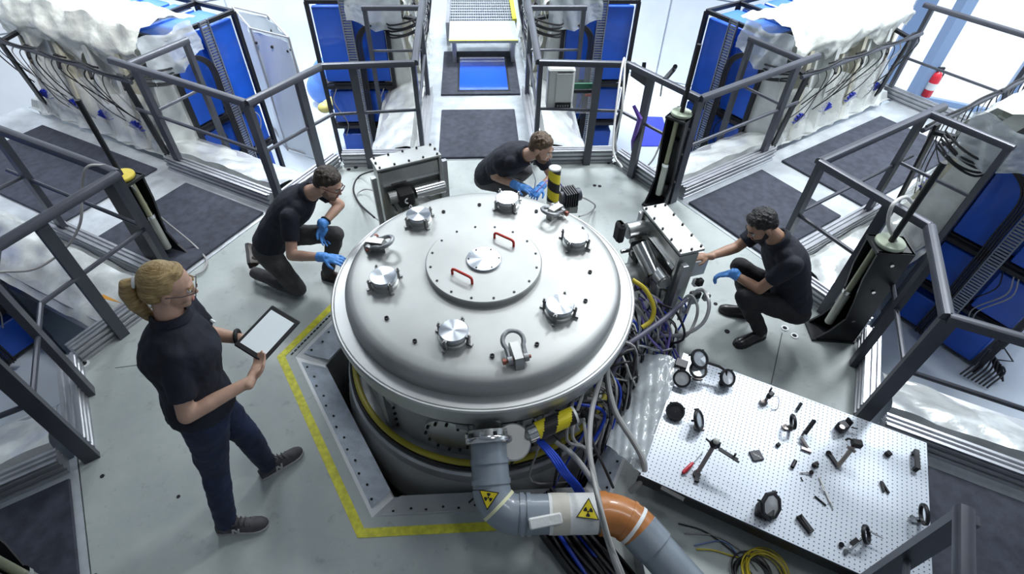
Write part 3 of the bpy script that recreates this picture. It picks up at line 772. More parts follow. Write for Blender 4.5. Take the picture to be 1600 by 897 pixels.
# ================================================================ GATE VALVES beside the vessel
GVAL = mat('valve_grey', (.42, .43, .42), .34, .75, var=.15, vscale=6)
def gate_valve(c, ang, zt, label, h=.62):
    o = V(c[0], c[1], .0); M = Matrix.Translation(o) @ Matrix.Rotation(ang, 4, 'Z')
    root = thing('gate_valve', label, 'valve', o, 'gate valves around the vessel')
    W, Dp = .54, .19
    tp = build(MB(M).rbox((0, 0, zt-.011), (Dp, W, .022), .004), 'top_plate', STEEL, root, smooth=0)
    for k in range(5):
        for s_ in (-1, 1):
            p = V(s_*(Dp/2-.016), -W/2+.03+k*(W-.06)/4, zt); build(MB(M).cyl(p, p+V(0, 0, .012), .009, n=8), 'bolt', BLACK, tp, smooth=0)
    for s_ in (-1, 1):
        p = V(0, s_*(W/2-.02), zt); build(MB(M).cyl(p, p+V(0, 0, .012), .009, n=8), 'bolt', BLACK, tp, smooth=0)
    build(MB(M).box((0, 0, zt-.022-h/2), (.10, W-.05, h)), 'housing', GVAL, root, smooth=0)
    build(MB(M).sweep((-.05, -W/2+.03, zt-.10), (-.05, W/2-.03, zt-.10), [(-.07, -.05), (.03, -.05), (.03, .05), (-.01, .05)]), 'stiffener', STEEL, root, smooth=0)
    build(MB(M).box((-.075, 0, zt-.16), (.05, W-.06, .018)), 'rib', POL, root, smooth=0)
    for s_ in (-1, 1): build(MB(M).box((-.02, s_*(W/2-.015), zt-.03-h/2), (.15, .022, h)), 'end_plate', STEEL, root, smooth=0)
    mo = build(MB(M).cyl((-.14, -.25, zt-.27), (-.14, .0, zt-.27), .058, n=24), 'motor', POL, root)
    build(MB(M).cyl((-.14, -.262, zt-.27), (-.14, -.25, zt-.27), .048, n=24), 'motor_cap', GVAL, mo)
    bb = build(MB(M).rbox((-.15, .09, zt-.27), (.12, .13, .13), .01), 'actuator_block', RUB, root, smooth=0)
    build(MB(M).torus((-.215, .09, zt-.27), .022, .006, Matrix.Rotation(PI/2, 3, 'Y'), 14, 6, 0, PI), 'ring', WHITE, bb)
    build(MB(M).cyl((-.13, .15, zt-.26), (-.13, .22, zt-.26), .05, n=20), 'gearbox', GVAL, root)
    build(MB(M).cyl((-.24, .20, zt-.34), (-.10, .20, zt-.34), .016, n=12), 'connector', POL, root)
    build(MB(M).cyl((-.36, 0, zt-.42), (-.04, 0, zt-.42), .11, n=32), 'port_tube', STEEL, root)
    build(MB(M).cyl((-.20, 0, zt-.42), (-.17, 0, zt-.42), .14, n=32), 'port_flange', STEEL, root)
    for s_ in (-1, 1):
        build(MB(M).beam((-.06, s_*(W/2+.03), .0), (-.06, s_*(W/2+.03), zt-.08), .04, .04, (1, 0, 0)), 'support_leg', ALU, root, smooth=0)
    build(MB(M).box((-.06, 0, .03), (.10, W+.1, .05)), 'foot_bar', ALU, root, smooth=0)
    return root
gl = gate_valve((-.60, 1.37), math.radians(113.5), .80, 'boxy steel gate valve with bolted top plate, left of the bearded man')
gr_ = gate_valve((1.33, .40), math.radians(15), .80, 'steel gate valve with bolted top plate within reach of the crouching man')
# white servo block and connectors beside the right-hand valve
M = Matrix.Translation(V(1.33, .40, 0)) @ Matrix.Rotation(math.radians(15), 4, 'Z')
build(MB(M).rbox((.16, -.15, .55), (.13, .13, .16), .012), 'servo_block', WHITE, gr_, smooth=0)
build(MB(M).rbox((.14, .06, .58), (.11, .13, .10), .008), 'servo_block', mat('pale_blue_grey', (.42, .50, .60), .4), gr_, smooth=0)
build(MB(M).cyl((-.23, .20, .66), (-.08, .20, .66), .060, n=24), 'handwheel_hub', STEEL, gr_)
build(MB(M).rbox((-.29, .20, .67), (.06, .10, .17), .02), 'handle_grip', RUB, gr_, smooth=0)
build(MB(M).cyl((-.19, .06, .64), (-.16, -.14, .52), .062, n=24), 'valve_bonnet', POL, gr_)
build(MB(M).cyl((-.16, -.145, .52), (-.155, -.16, .51), .050, n=24), 'bonnet_cap', mat('dark_cap', (.10, .10, .11), .5), gr_)
build(MB(M).cyl((-.15, -.17, .50), (-.13, -.20, .20), .045, n=20), 'bonnet_stem', STEEL, gr_)
for k in range(12):
    p = V(.05+random.uniform(-.05, .2), -.25+random.uniform(-.12, .12), .18+random.uniform(0, .3))
    build(MB(M).rbox(p, (.05, .045, .06), .008), 'connector_block', [mat('pale_blue_grey', (0, 0, 0)), GVAL, RUB, WHITE][k % 4], gr_, smooth=0)

# ================================================================ EXHAUST PIPE
PVC = mat('grey_pvc', (.235, .275, .32), .32, coat=.25, var=.08, vscale=5); PVCO = mat('orange_pvc', (.50, .19, .05), .35, coat=.25, var=.10, vscale=6)
pipe = thing('exhaust_pipe', 'thick grey plastic pipe with an orange bend leaving the vessel', 'pipe', (.3, -1.3, 0))
Z = .36; r = .100
def arc(p0, d0, d1, R, n=12):
    d0 = V(d0).normalized(); d1 = V(d1).normalized(); ang = d0.angle(d1); ax = d0.cross(d1).normalized(); c = V(p0)+ax.cross(d0)*R
    return [c+Quaternion(ax, ang*i/n) @ (V(p0)-c) for i in range(n+1)]
d0 = V(0.03, -.80, -.40); d1 = V(1, -.04, 0); d2 = V(.62, -.75, -.25)
s0 = V(-.005, -1.03, .49)
e0 = s0+d0.normalized()*.23
A1 = arc(e0, d0, d1, .14)
build(MB().tube([s0, e0], r, 32), 'pipe_section', PVC, pipe)
for z_ in (.35, .8): build(MB().tube([s0.lerp(e0, z_), s0.lerp(e0, z_+.12)], r+.006, 32), 'socket_rib', PVC, pipe)
build(MB().tube(A1, r*1.02, 32), 'elbow', PVC, pipe)
k0 = A1[-1]; k1 = k0+d1.normalized()*.44
build(MB().tube([k0, k1], r, 32), 'pipe_section', PVC, pipe)
for f in (.02, .10): build(MB().tube([k0.lerp(k1, f), k0.lerp(k1, f+.05)], r+.008, 32), 'socket_rib', PVC, pipe)
A2 = arc(k1, d1, d2, .26)
build(MB().tube(A2, r*1.06, 32), 'orange_elbow', PVCO, pipe, label='orange plastic elbow')
build(MB().tube([A2[0]-d1.normalized()*.02, A2[0]+d1.normalized()*.03], r*1.12, 32), 'orange_collar', PVCO, pipe)
i_ = 7; build(MB().tube(A2[i_:i_+2], r*1.11, 32), 'orange_collar', PVCO, pipe)
build(MB().tube(A2[9:11], r*1.085, 32), 'white_band', WHITE, pipe)
k2 = A2[-1]; k3 = k2+d2.normalized()*.85
build(MB().tube([k2-d2.normalized()*.01, k2+d2.normalized()*.10], r*1.09, 32), 'socket', PVC, pipe)
build(MB().tube([k2, k3], r, 32), 'pipe_section', PVC, pipe)
build(MB().tube([A1[5], A1[6]], r*1.045, 32), 'tape_band', mat('pale_yellow_tape', (.70, .70, .45), .5), pipe)
PAPER = mat('white_paper', (.74, .75, .74), .6, bump=.15, bscale=30)
build(MB().tube([k0.lerp(k1, .36), k0.lerp(k1, .93)], r*1.03, 32), 'paper_sleeve', PAPER, pipe)
build(MB().tube([k0.lerp(k1, .40), k0.lerp(k1, .60)], r*1.045, 32), 'paper_sleeve', mat('cream_paper', (.60, .57, .50), .6), pipe)
# folded paper tag standing off the sleeve
pt_ = k0.lerp(k1, .30)+V(0, -.07, .085)
build(MB().rbox(pt_, (.17, .055, .03), .006, Euler((.5, 0, .14)).to_matrix()), 'paper_tag', PAPER, pipe, smooth=0)
# radiation warning triangles on the pipe
WY = mat('warning_yellow', (.72, .58, .02), .45)
def trefoil(c, n, up, s):
    n = V(n).normalized(); x = V(up).cross(n).normalized(); y = n.cross(x)
    M4 = Matrix.Translation(c) @ Matrix((x, y, n)).transposed().to_4x4()
    tri = lambda q: [(q*math.cos(math.radians(a)), q*math.sin(math.radians(a))) for a in (90, 210, 330)]
    sg = build(MB(M4).prism(tri(s), 0, .002), 'warning_sign', BLACK, pipe, smooth=0)
    build(MB(M4).prism(tri(s*.86), .002, .003), 'sign_face', WY, sg, smooth=0)
    m = MB(M4)
    for k in range(3):
        a0 = math.radians(-90+120*k-30); poly = []
        for i in range(7): a = a0+math.radians(60)*i/6; poly.append((s*.36*math.cos(a), s*.36*math.sin(a)))
        for i in range(6, -1, -1): a = a0+math.radians(60)*i/6; poly.append((s*.11*math.cos(a), s*.11*math.sin(a)))
        m.prism(poly, .003, .004)
    m.prism([(s*.07*math.cos(2*PI*i/12), s*.07*math.sin(2*PI*i/12)) for i in range(12)], .003, .004)
    build(m, 'trefoil', BLACK, sg, smooth=0)
tocam = lambda p: (CAM-p).normalized()
p = A1[2]; n = V(-.28, -.35, .95).normalized(); tn = (A1[3]-A1[1]).normalized(); n = (n-tn*n.dot(tn)).normalized()
trefoil(p+n*(r*1.02+.001), n, V(-.25, -1, 0), .062)
p = k0.lerp(k1, .80); n = V(0, -.30, .95).normalized(); trefoil(p+n*(r*1.03+.002), n, V(.16, 1, 0), .068)
# valve flange at the pipe's head
FL = thing('pipe_valve', 'butterfly valve with round housing joining pipe and vessel', 'valve', (.06, -.98, .4))
dn = -d0.normalized(); x, y, d = frame(dn); R = Matrix((x, y, d)).transposed()
build(MB().ring([(.095, -.02), (.095, .012), (.128, .012), (.132, .006), (.132, -.014), (.128, -.02)], s0+dn*.02, 48, R), 'flange', POL, FL)
build(MB().ring([(.07, .016), (.07, .05), (.108, .05), (.108, .016)], s0+dn*.02, 48, R), 'flange_neck', STEEL, FL)
for k in range(10):
    b = 2*PI*k/10; c = s0+dn*.02+R @ V(.116*math.cos(b), .116*math.sin(b), .012)
    build(MB().cyl(c, c+dn*.022, .0095, n=6), 'bolt', BLACK if k % 2 else POL, FL, smooth=0)
build(MB().cyl(V(0, -.82, .42), s0+dn*.05, .085, n=28), 'valve_neck', STEEL, FL)
vc = V(.125, -1.03, .49)
build(MB().lathe([(0, -.026), (.092, -.026), (.10, -.018), (.10, .018), (.092, .026), (0, .026)], vc, 48, Euler((.45, .1, 0)).to_matrix()), 'valve_housing', mat('cast_housing', (.50, .50, .49), .4, .6), FL, smooth=30)
build(MB().rbox(vc+V(.10, .035, .02), (.06, .08, .07), .01), 'actuator_mount', STEEL, FL, smooth=0)
def hazard_tube(p, q, r, label, cap):
    p, q = V(p), V(q); x, y, d = frame(q-p)
    root = thing('hazard_cylinder', label, 'cylinder', p, 'yellow and black striped cylinders')
    HB = mat('hazard_black', (.012, .012, .014), .5); HY = mat('hazard_yellow', (.74, .62, .02), .45)
    L = (q-p).length; n = 24; m1, m2 = MB(), MB(); turns = L/.17
    K = 40
    for i in range(K):
        for k in range(n):
            ph = (i/K*turns+k/n) % 1.0
            t0, t1 = i/K, (i+1)/K; a0, a1 = 2*PI*k/n, 2*PI*(k+1)/n
            f = lambda t, a: p+(q-p)*t+(x*math.cos(a)+y*math.sin(a))*r
            (m1 if ph < .5 else m2).add([f(t0, a0), f(t0, a1), f(t1, a1), f(t1, a0)], [(0, 1, 2, 3)])
    build(MB().cyl(p, q, r*.985, n=24), 'core', HB, root)
    build(m1, 'yellow_stripe', HY, root, smooth=60); build(m2, 'black_stripe', HB, root, smooth=60)
    build(MB().cyl(q, q+d*.014, r*.98, n=24), 'end_cap', WHITE, root)
    build(MB().cyl(p-d*.05, p, r*.96, n=24), 'end_sleeve', cap, root)
    return root
hazard_tube(vc+V(.135, .045, .025), vc+V(.345, .12, .05), .050, 'yellow and black striped cylinder beside the grey exhaust pipe', POL)
pb = at(862, 306, .52); hazard_tube(V(.585, 1.13, .52), V(.585, 1.15, .80), .05, 'upright yellow and black striped cylinder in front of the bearded man', WHITE)
build(MB().cyl(V(.43, .78, .44), V(.57, 1.10, .46), .045, n=20), 'mount_neck', STEEL, bpy.data.objects['hazard_cylinder.001'])
# small motor beside the upright striped cylinder
sm = thing('small_motor', 'small finned grey motor beside the upright striped cylinder', 'motor', (.72, 1.18, .3))
m = MB()
Rm = Matrix.Rotation(.3, 3, 'Z')
for k in range(6): m.box(V(.73, 1.17, .52)+Rm @ V(-.05+k*.02, 0, 0), (.010, .13, .13), Rm)
build(m, 'cooling_fins', RFR, sm, smooth=0)
build(MB().cyl(V(.65, 1.15, .52), V(.82, 1.20, .52), .055, n=20), 'motor_body', mat('motor_dark', (.06, .065, .09), .4), sm)
build(MB().box((.72, 1.17, .42), (.16, .12, .06)), 'mount', GVAL, sm, smooth=0)
build(MB().beam((.70, 1.16, .41), (.60, .80, .36), .09, .06), 'bracket', GVAL, sm, smooth=0)

# wiring at the foot of the right-hand valve
rn = random.Random(9)
for cm in (CBLK, CGRY, mat('violet_cable', (.20, .16, .50), .5), CBLU, mat('pale_cable', (.50, .50, .48), .5)):
    m = MB()
    for k in range(7):
        p = V(1.15+rn.uniform(-.06, .1), .15+rn.uniform(-.18, .12), rn.uniform(.25, .45)); q = p+V(rn.uniform(.0, .22), rn.uniform(-.22, .0), -.15)
        e = V(1.25+rn.uniform(-.1, .2), -.08+rn.uniform(-.15, .15), .012)
        m.tube([p, p.lerp(q, .5)+V(rn.uniform(-.06, .06), rn.uniform(-.06, .06), .05), q, e], rn.choice([.005, .007, .009]), 6, smooth=5)
    build(m, 'cable_bundle', cm, gr_, kind='stuff')
# ================================================================ CABLES AND HOSES
def hose(pts, r, m, label, cat='hose', group=None, n=10):
    P = [at(x, y, z) for x, y, z in pts]
    return build(MB().tube(P, r, n, smooth=6), 'hose' if cat == 'hose' else 'cable', m, label=label, cat=cat, group=group)
hose([(948, 560, .5), (950, 600, .42), (962, 645, .34), (990, 690, .28), (1006, 722, .24), (1003, 748, .16), (985, 768, .05)], .019, GREYH, 'grey corrugated hose curving down between vessel and board')
hose([(940, 585, .50), (925, 640, .55), (921, 700, .58), (928, 745, .58), (937, 790, .55), (950, 845, .45), (968, 897, .35), (985, 930, .2)], .015, CGRY, 'pale bundled conduit running over the grey pipe', 'cable')
hose([(912, 655, .45), (918, 700, .57), (930, 760, .585), (941, 800, .56), (955, 850, .46), (975, 900, .3)], .009, mat('pale_cable', (.50, .50, .48), .5), 'thin pale cable beside the conduit over the pipe', 'cable')
for k in range(4):
    hose([(838+3*k, 688, .46), (858+4*k, 712, .45), (876+4*k, 738, .40), (896+4*k, 762, .24), (910+4*k, 790, .06)], .0085, CBLU, ['leftmost', 'second from the left', 'third from the left', 'rightmost'][k]+' of four bright blue cables passing under the grey pipe', 'cable', 'blue cables under the pipe')
hose([(1072, 468, .42), (1040, 497, .45), (1005, 522, .45), (975, 545, .45), (955, 590, .35)], .017, mat('slate_cable', (.10, .10, .15), .5), 'thick slate cable from the right-hand valve to the vessel', 'cable')
hose([(1030, 525, .2), (1070, 522, .28), (1098, 505, .36), (1108, 478, .44), (1100, 455, .46), (1085, 458, .42), (1072, 490, .3)], .013, mat('silver_hose', (.55, .55, .56), .3, .7), 'silver hose looped beside the right-hand valve')
hose([(1036, 518, .2), (1068, 527, .26), (1085, 505, .32), (1090, 480, .40), (1080, 462, .42), (1068, 470, .38), (1060, 500, .26)], .011, GREYH, 'grey hose looped inside the silver hose')
hose([(988, 437, .55), (1008, 452, .52), (1021, 478, .45), (1018, 500, .38), (1003, 512, .35)], .016, CYEL, 'yellow hose beside the right-hand valve')
hose([(985, 470, .45), (1000, 485, .4), (1012, 505, .3), (1040, 545, .15)], .010, GREYH, 'short grey pipe stub under the yellow hose')
hose([(972, 545, .3), (1000, 540, .22), (1030, 548, .18), (1050, 545, .18)], .011, POL, 'thin steel tube lying at the pit edge right of the vessel')
hose([(585, 340, .25), (562, 318, .05), (552, 295, .015), (562, 275, .02), (590, 265, .25)], .008, CBLK, 'black cable looped on the floor beside the left gate valve', 'cable')
hose([(600, 350, .2), (570, 328, .02), (556, 308, .015), (570, 296, .05), (592, 300, .2)], .006, CGRY, 'grey cable looped on the floor beside the left gate valve', 'cable')
hose([(900, 305, .4), (918, 312, .3), (930, 322, .05), (920, 333, .05), (905, 338, .3)], .008, CGRY, 'grey cable looped on the floor right of the small motor', 'cable')
hose([(838, 300, .6), (850, 288, .62), (856, 282, .62), (872, 285, .6), (880, 293, .55)], .006, mat('violet_cable', (.20, .16, .50), .5), 'violet cable looped round the upright striped cylinder', 'cable')
# knot of cables spilling out of the vessel's lower right side: too many to count
kn = thing('cable_tangle', 'dense tangle of black and grey cables at the lower right of the vessel', 'cables', (.75, -.85, -.9))
rn = random.Random(3)
mt = [CBLK, CBLK, CGRY, mat('pale_cable', (0, 0, 0)), CBLK, CBLK, mat('pale_cable', (0, 0, 0)), CBLU, CBLK, CGRY]
bund = [MB() for _ in mt]
for k in range(64):
    a = math.radians(rn.uniform(-72, 8)); r0 = .9; z0 = rn.uniform(.25, .5)
    p0 = V(r0*math.cos(a), r0*math.sin(a), z0)
    a1 = a+rn.uniform(-.25, .25); p1 = V(1.04*math.cos(a1), 1.04*math.sin(a1), z0-rn.uniform(0, .15))
    a2 = a1+rn.uniform(-.3, .15); p2 = V(1.10*math.cos(a2), 1.10*math.sin(a2), rn.uniform(-.3, .15))
    a3 = math.radians(rn.uniform(-65, -30)); p3 = V(1.06*math.cos(a3), 1.06*math.sin(a3), rn.uniform(-.75, -.35))
    i = k % len(mt); bund[i].tube([p0, p1, p2, p3], rn.choice([.006, .008, .011]), 6, smooth=5)
for b, m in zip(bund, mt): build(b, 'cable_bundle', m, kn, kind='stuff')
for k in range(9):
    a = math.radians(rn.uniform(-60, 5)); n_ = V(math.cos(a), math.sin(a), 0)
    build(MB().rbox(n_*rn.uniform(.95, 1.02)+V(0, 0, rn.uniform(.2, .45)), (.07, .06, .05), .006, Euler((rn.random(), rn.random(), a)).to_matrix()), 'plug_box', [GVAL, RUB, WHITE][k % 3], kn, smooth=0)
# cable trough under the pipe
tr = thing('cable_trough', 'open black trough full of cables below the orange bend', 'cable trough', at(930, 870, 0))
pA, pB = at(872, 815, .03), at(985, 960, .03)
d = (pB-pA); d.z = 0; d.normalize(); s_ = V(-d.y, d.x, 0)
build(MB().beam(pA+s_*-.0, pB, .26, .02), 'base', BLACK, tr, smooth=0)
for q in (-.13, .13): build(MB().beam(pA+s_*q+V(0, 0, .03), pB+s_*q+V(0, 0, .03), .012, .08), 'side_wall', BLACK, tr, smooth=0)
m = MB(); m2 = MB()
for k in range(16):
    o_ = -.10+.2*k/15
    (m2 if k % 8 == 2 else m).tube([pA+s_*(o_*.7)+V(0, 0, .05+.02*(k % 3))-d*.15, pA.lerp(pB, .3)+s_*(o_+rn.uniform(-.02, .02))+V(0, 0, .035+.018*(k % 3)), pA.lerp(pB, .65)+s_*o_+V(0, 0, .04+.015*(k % 2)), pB+s_*o_+V(0, 0, .03)], .012, 6, smooth=4)
build(m, 'cable_bundle', CBLK, tr, kind='stuff'); build(m2, 'blue_cable_bundle', CBLU, tr, kind='stuff')
build(MB().beam(at(982, 800, .06), at(1010, 940, .06), .02, .10), 'edge_rail', ALU, tr, smooth=0)
# thin cables and the yellow coil on the floor
for k, pts in enumerate([[(1060, 818, .01), (1100, 830, .01), (1145, 862, .01), (1175, 897, .01)], [(1070, 833, .01), (1120, 838, .01), (1160, 862, .01), (1185, 892, .01)],
                         [(1085, 852, .01), (1130, 846, .01), (1155, 870, .01), (1170, 895, .01)], [(1088, 858, .01), (1115, 860, .01), (1150, 870, .01), (1195, 880, .01)]]):
    hose(pts, .004, [CBLK, CGRY, mat('thin_blue', (.15, .22, .45), .5), CYEL][k], ['thin black', 'thin grey', 'thin blue', 'thin yellow'][k]+' cable trailing over the floor beside the board', 'cable')
co = thing('cable_coil', 'coil of yellow and black cable on the floor at the bottom edge', 'cable', at(1190, 893, 0))
m = MB(); m2 = MB(); cc_ = at(1188, 897, 0)
for k in range(8): m.torus(cc_+V(.02+rn.uniform(-.015, .015), rn.uniform(-.015, .015), .012+.005*k), .105+rn.uniform(-.014, .014), .004, n=28, m=5)
for k in range(5): m2.torus(cc_+V(-.05+rn.uniform(-.015, .015), -.01+rn.uniform(-.02, .02), .008+.006*k), .10+rn.uniform(-.012, .012), .005, n=28, m=5)
build(m, 'yellow_coil', CYEL, co); build(m2, 'black_coil', CBLK, co)
# clear film hanging between vessel and board
P = [at(985, 560, .02), at(1062, 575, .16), at(998, 748, .16), at(945, 705, .02)]
def fl(u, v):
    p = P[0].lerp(P[1], u).lerp(P[3].lerp(P[2], u), v)
    return p+V(0, 0, .04*math.sin(u*PI)*math.sin(v*5+u*2)*.6+.05+wob(p.x*1.3, p.y*2, .8, .03)+.014*abs(math.sin(u*7+v*13))+.010*abs(math.sin(u*15-v*9)))
build(MB().sheet(fl, 24, 40, .003), 'clear_film', FILMC, label='crumpled clear plastic film between the vessel and the perforated board', cat='film', smooth=60)
hose([(972, 262, .62), (958, 230, .7), (968, 130, 1.06), (976, 92, 1.13), (972, 170, .85), (962, 215, .35), (968, 250, .03), (990, 270, .02), (1020, 250, .2), (1045, 190, .7), (1062, 168, .9)], .010, mat('cream_cable', (.62, .62, .60), .45), 'pale cable draped over the rail beside the lifting jib', 'cable')
hose([(205, 290, .78), (240, 330, .4), (300, 380, .05), (322, 405, .02), (318, 422, .02), (305, 430, .02)], .008, CGRY, 'grey cable trailing from the yellow-disc jib behind the woman', 'cable')
hose([(0, 425, .6), (55, 420, .55), (100, 390, .6), (125, 350, .75), (128, 300, .95), (135, 262, 1.12), (165, 258, 1.1)], .009, CGRY, 'grey cable looped over the left rail', 'cable')
hose([(1400, 378, .92), (1388, 350, 1.05), (1395, 320, 1.18), (1415, 308, 1.16), (1428, 320, 1.05)], .012, mat('cream_cable', (0, 0, 0)), 'white hose looped over the right rail beside the pale disc', 'hose')

for k, nm in enumerate(('upper', 'middle', 'lower')):
    hose([(868+10*k, 690+6*k, .40-.03*k), (895+8*k, 712+8*k, .36-.03*k), (918+6*k, 742+8*k, .28), (938+5*k, 775+5*k, .16), (955, 800, .08)], .013, GREYH, nm+' of three grey conduits sloping under the exhaust pipe', 'hose', 'grey conduits under the pipe')
hose([(918, 640, .5), (926, 690, .45), (944, 730, .35), (958, 762, .2)], .008, CBLK, 'black cable hanging beside the clear film', 'cable')
# ================================================================ PEOPLE
SKIN = mat('skin', (.55, .34, .25), .48, var=.08, vscale=20); SKIN2 = mat('skin_tan', (.42, .24, .16), .48, var=.08, vscale=20)
NAVY = mat('navy_cotton', (.0085, .0105, .022), .8, var=.25, vscale=10, bump=.25, bscale=16); DENIM = mat('dark_denim', (.010, .018, .055), .75, var=.3, vscale=12, bump=.2, bscale=24)
GREYT = mat('grey_twill', (.062, .060, .062), .8, var=.25, vscale=9, bump=.3, bscale=14); GREYT2 = mat('mid_grey_twill', (.095, .092, .10), .8, var=.2, vscale=9, bump=.3, bscale=14); BLKT = mat('black_twill', (.013, .012, .015), .8, bump=.3, bscale=14)
NITR = mat('blue_nitrile', (.10, .33, .82), .42, bump=.25, bscale=45)
LEATH = mat('black_leather', (.016, .013, .014), .28, coat=.2); SNEAK = mat('sneaker_grey', (.075, .072, .080), .75, var=.2, vscale=30); SOLE = mat('sole_white', (.45, .45, .46), .6); BROWNL = mat('brown_leather', (.035, .022, .016), .45)
BLOND = mat('blond_hair', (.50, .36, .16), .42, col2=(.28, .18, .07), vscale=22, stretch=(1, 1, 5), bump=.5, bscale=60)
BRN = mat('brown_hair', (.055, .035, .022), .5, col2=(.025, .015, .010), vscale=40, bump=.7, bscale=70)
LBRN = mat('light_brown_hair', (.14, .085, .045), .5, col2=(.07, .04, .02), vscale=40, bump=.6, bscale=70)
BLKH = mat('black_hair', (.012, .010, .010), .42, bump=.7, bscale=80)
EYEW = mat('eye_white', (.75, .75, .74), .3); EYED = mat('eye_dark', (.03, .02, .015), .2); LIP = mat('lip', (.42, .16, .13), .5)
def capsule(mb, p, q, r0, r1=None, n=14):
    r1 = r0 if r1 is None else r1
    mb.ell(p, r0, n=n, m=8); mb.ell(q, r1, n=n, m=8); mb.cyl(p, q, r0, r1, n=n)
def remesh(o, vox, it=4, fac=.5, fold=0.):
    m = o.modifiers.new('union', 'REMESH'); m.mode = 'VOXEL'; m.voxel_size = vox; m.use_smooth_shade = True
    s = o.modifiers.new('relax', 'SMOOTH'); s.iterations = it; s.factor = fac
    if fold:
        t = bpy.data.textures.get('cloth_folds')
        if t is None:
            t = bpy.data.textures.new('cloth_folds', 'CLOUDS'); t.noise_scale = .09; t.noise_depth = 2
        d = o.modifiers.new('folds', 'DISPLACE'); d.texture = t; d.strength = fold; d.mid_level = .5; d.texture_coords = 'LOCAL'
    return o
def ringpts(c, x, y, a, b, n=20):
    return [c+x*a*math.cos(2*PI*i/n)+y*b*math.sin(2*PI*i/n) for i in range(n)]
def hand(mb, w, d, nrm, thumb=1, k=1., curl=.45, spread=.0, wrist_r=.026):
    "palm and five fingers: d towards the fingertips, nrm the way the palm faces, thumb +1/-1 picks the side"
    w = V(w); d = V(d).normalized(); nrm = V(nrm); nrm = (nrm-d*nrm.dot(d)).normalized(); a = d.cross(nrm).normalized()*thumb
    R = Matrix((a, d, nrm)).transposed()
    mb.ell(w+d*.048*k, (.040*k, .052*k, .017*k), R, 14, 10); mb.ell(w+d*.070*k, (.041*k, .028*k, .014*k), R, 14, 8)
    capsule(mb, w-d*.02, w+d*.03*k, wrist_r, .024*k)
    for i, L in enumerate((.068, .078, .072, .056)):
        off = (.031-.0205*i)*k
        p = w+d*(.086-.004*abs(i-1.2))*k+a*off; dd = (d+a*(spread*(1.4-i))).normalized(); ang = 0
        for j, (f, c) in enumerate(((.42, .6), (.32, 1.0), (.26, .8))):
            ang += curl*c
            v = dd*math.cos(ang)+nrm*math.sin(ang); q = p+v*L*f*k
            capsule(mb, p, q, (.0092-.0008*j)*k, (.0086-.0008*j)*k, 10); p = q
    p = w+d*.028*k+a*.030*k; v = (d*.62+a*.62+nrm*.30).normalized()
    q = p+v*.036*k; capsule(mb, p, q, .0125*k, .0105*k, 10); v2 = (d*.85+a*.22+nrm*.45).normalized()
    q2 = q+v2*.030*k; capsule(mb, q, q2, .0102*k, .0088*k, 10)
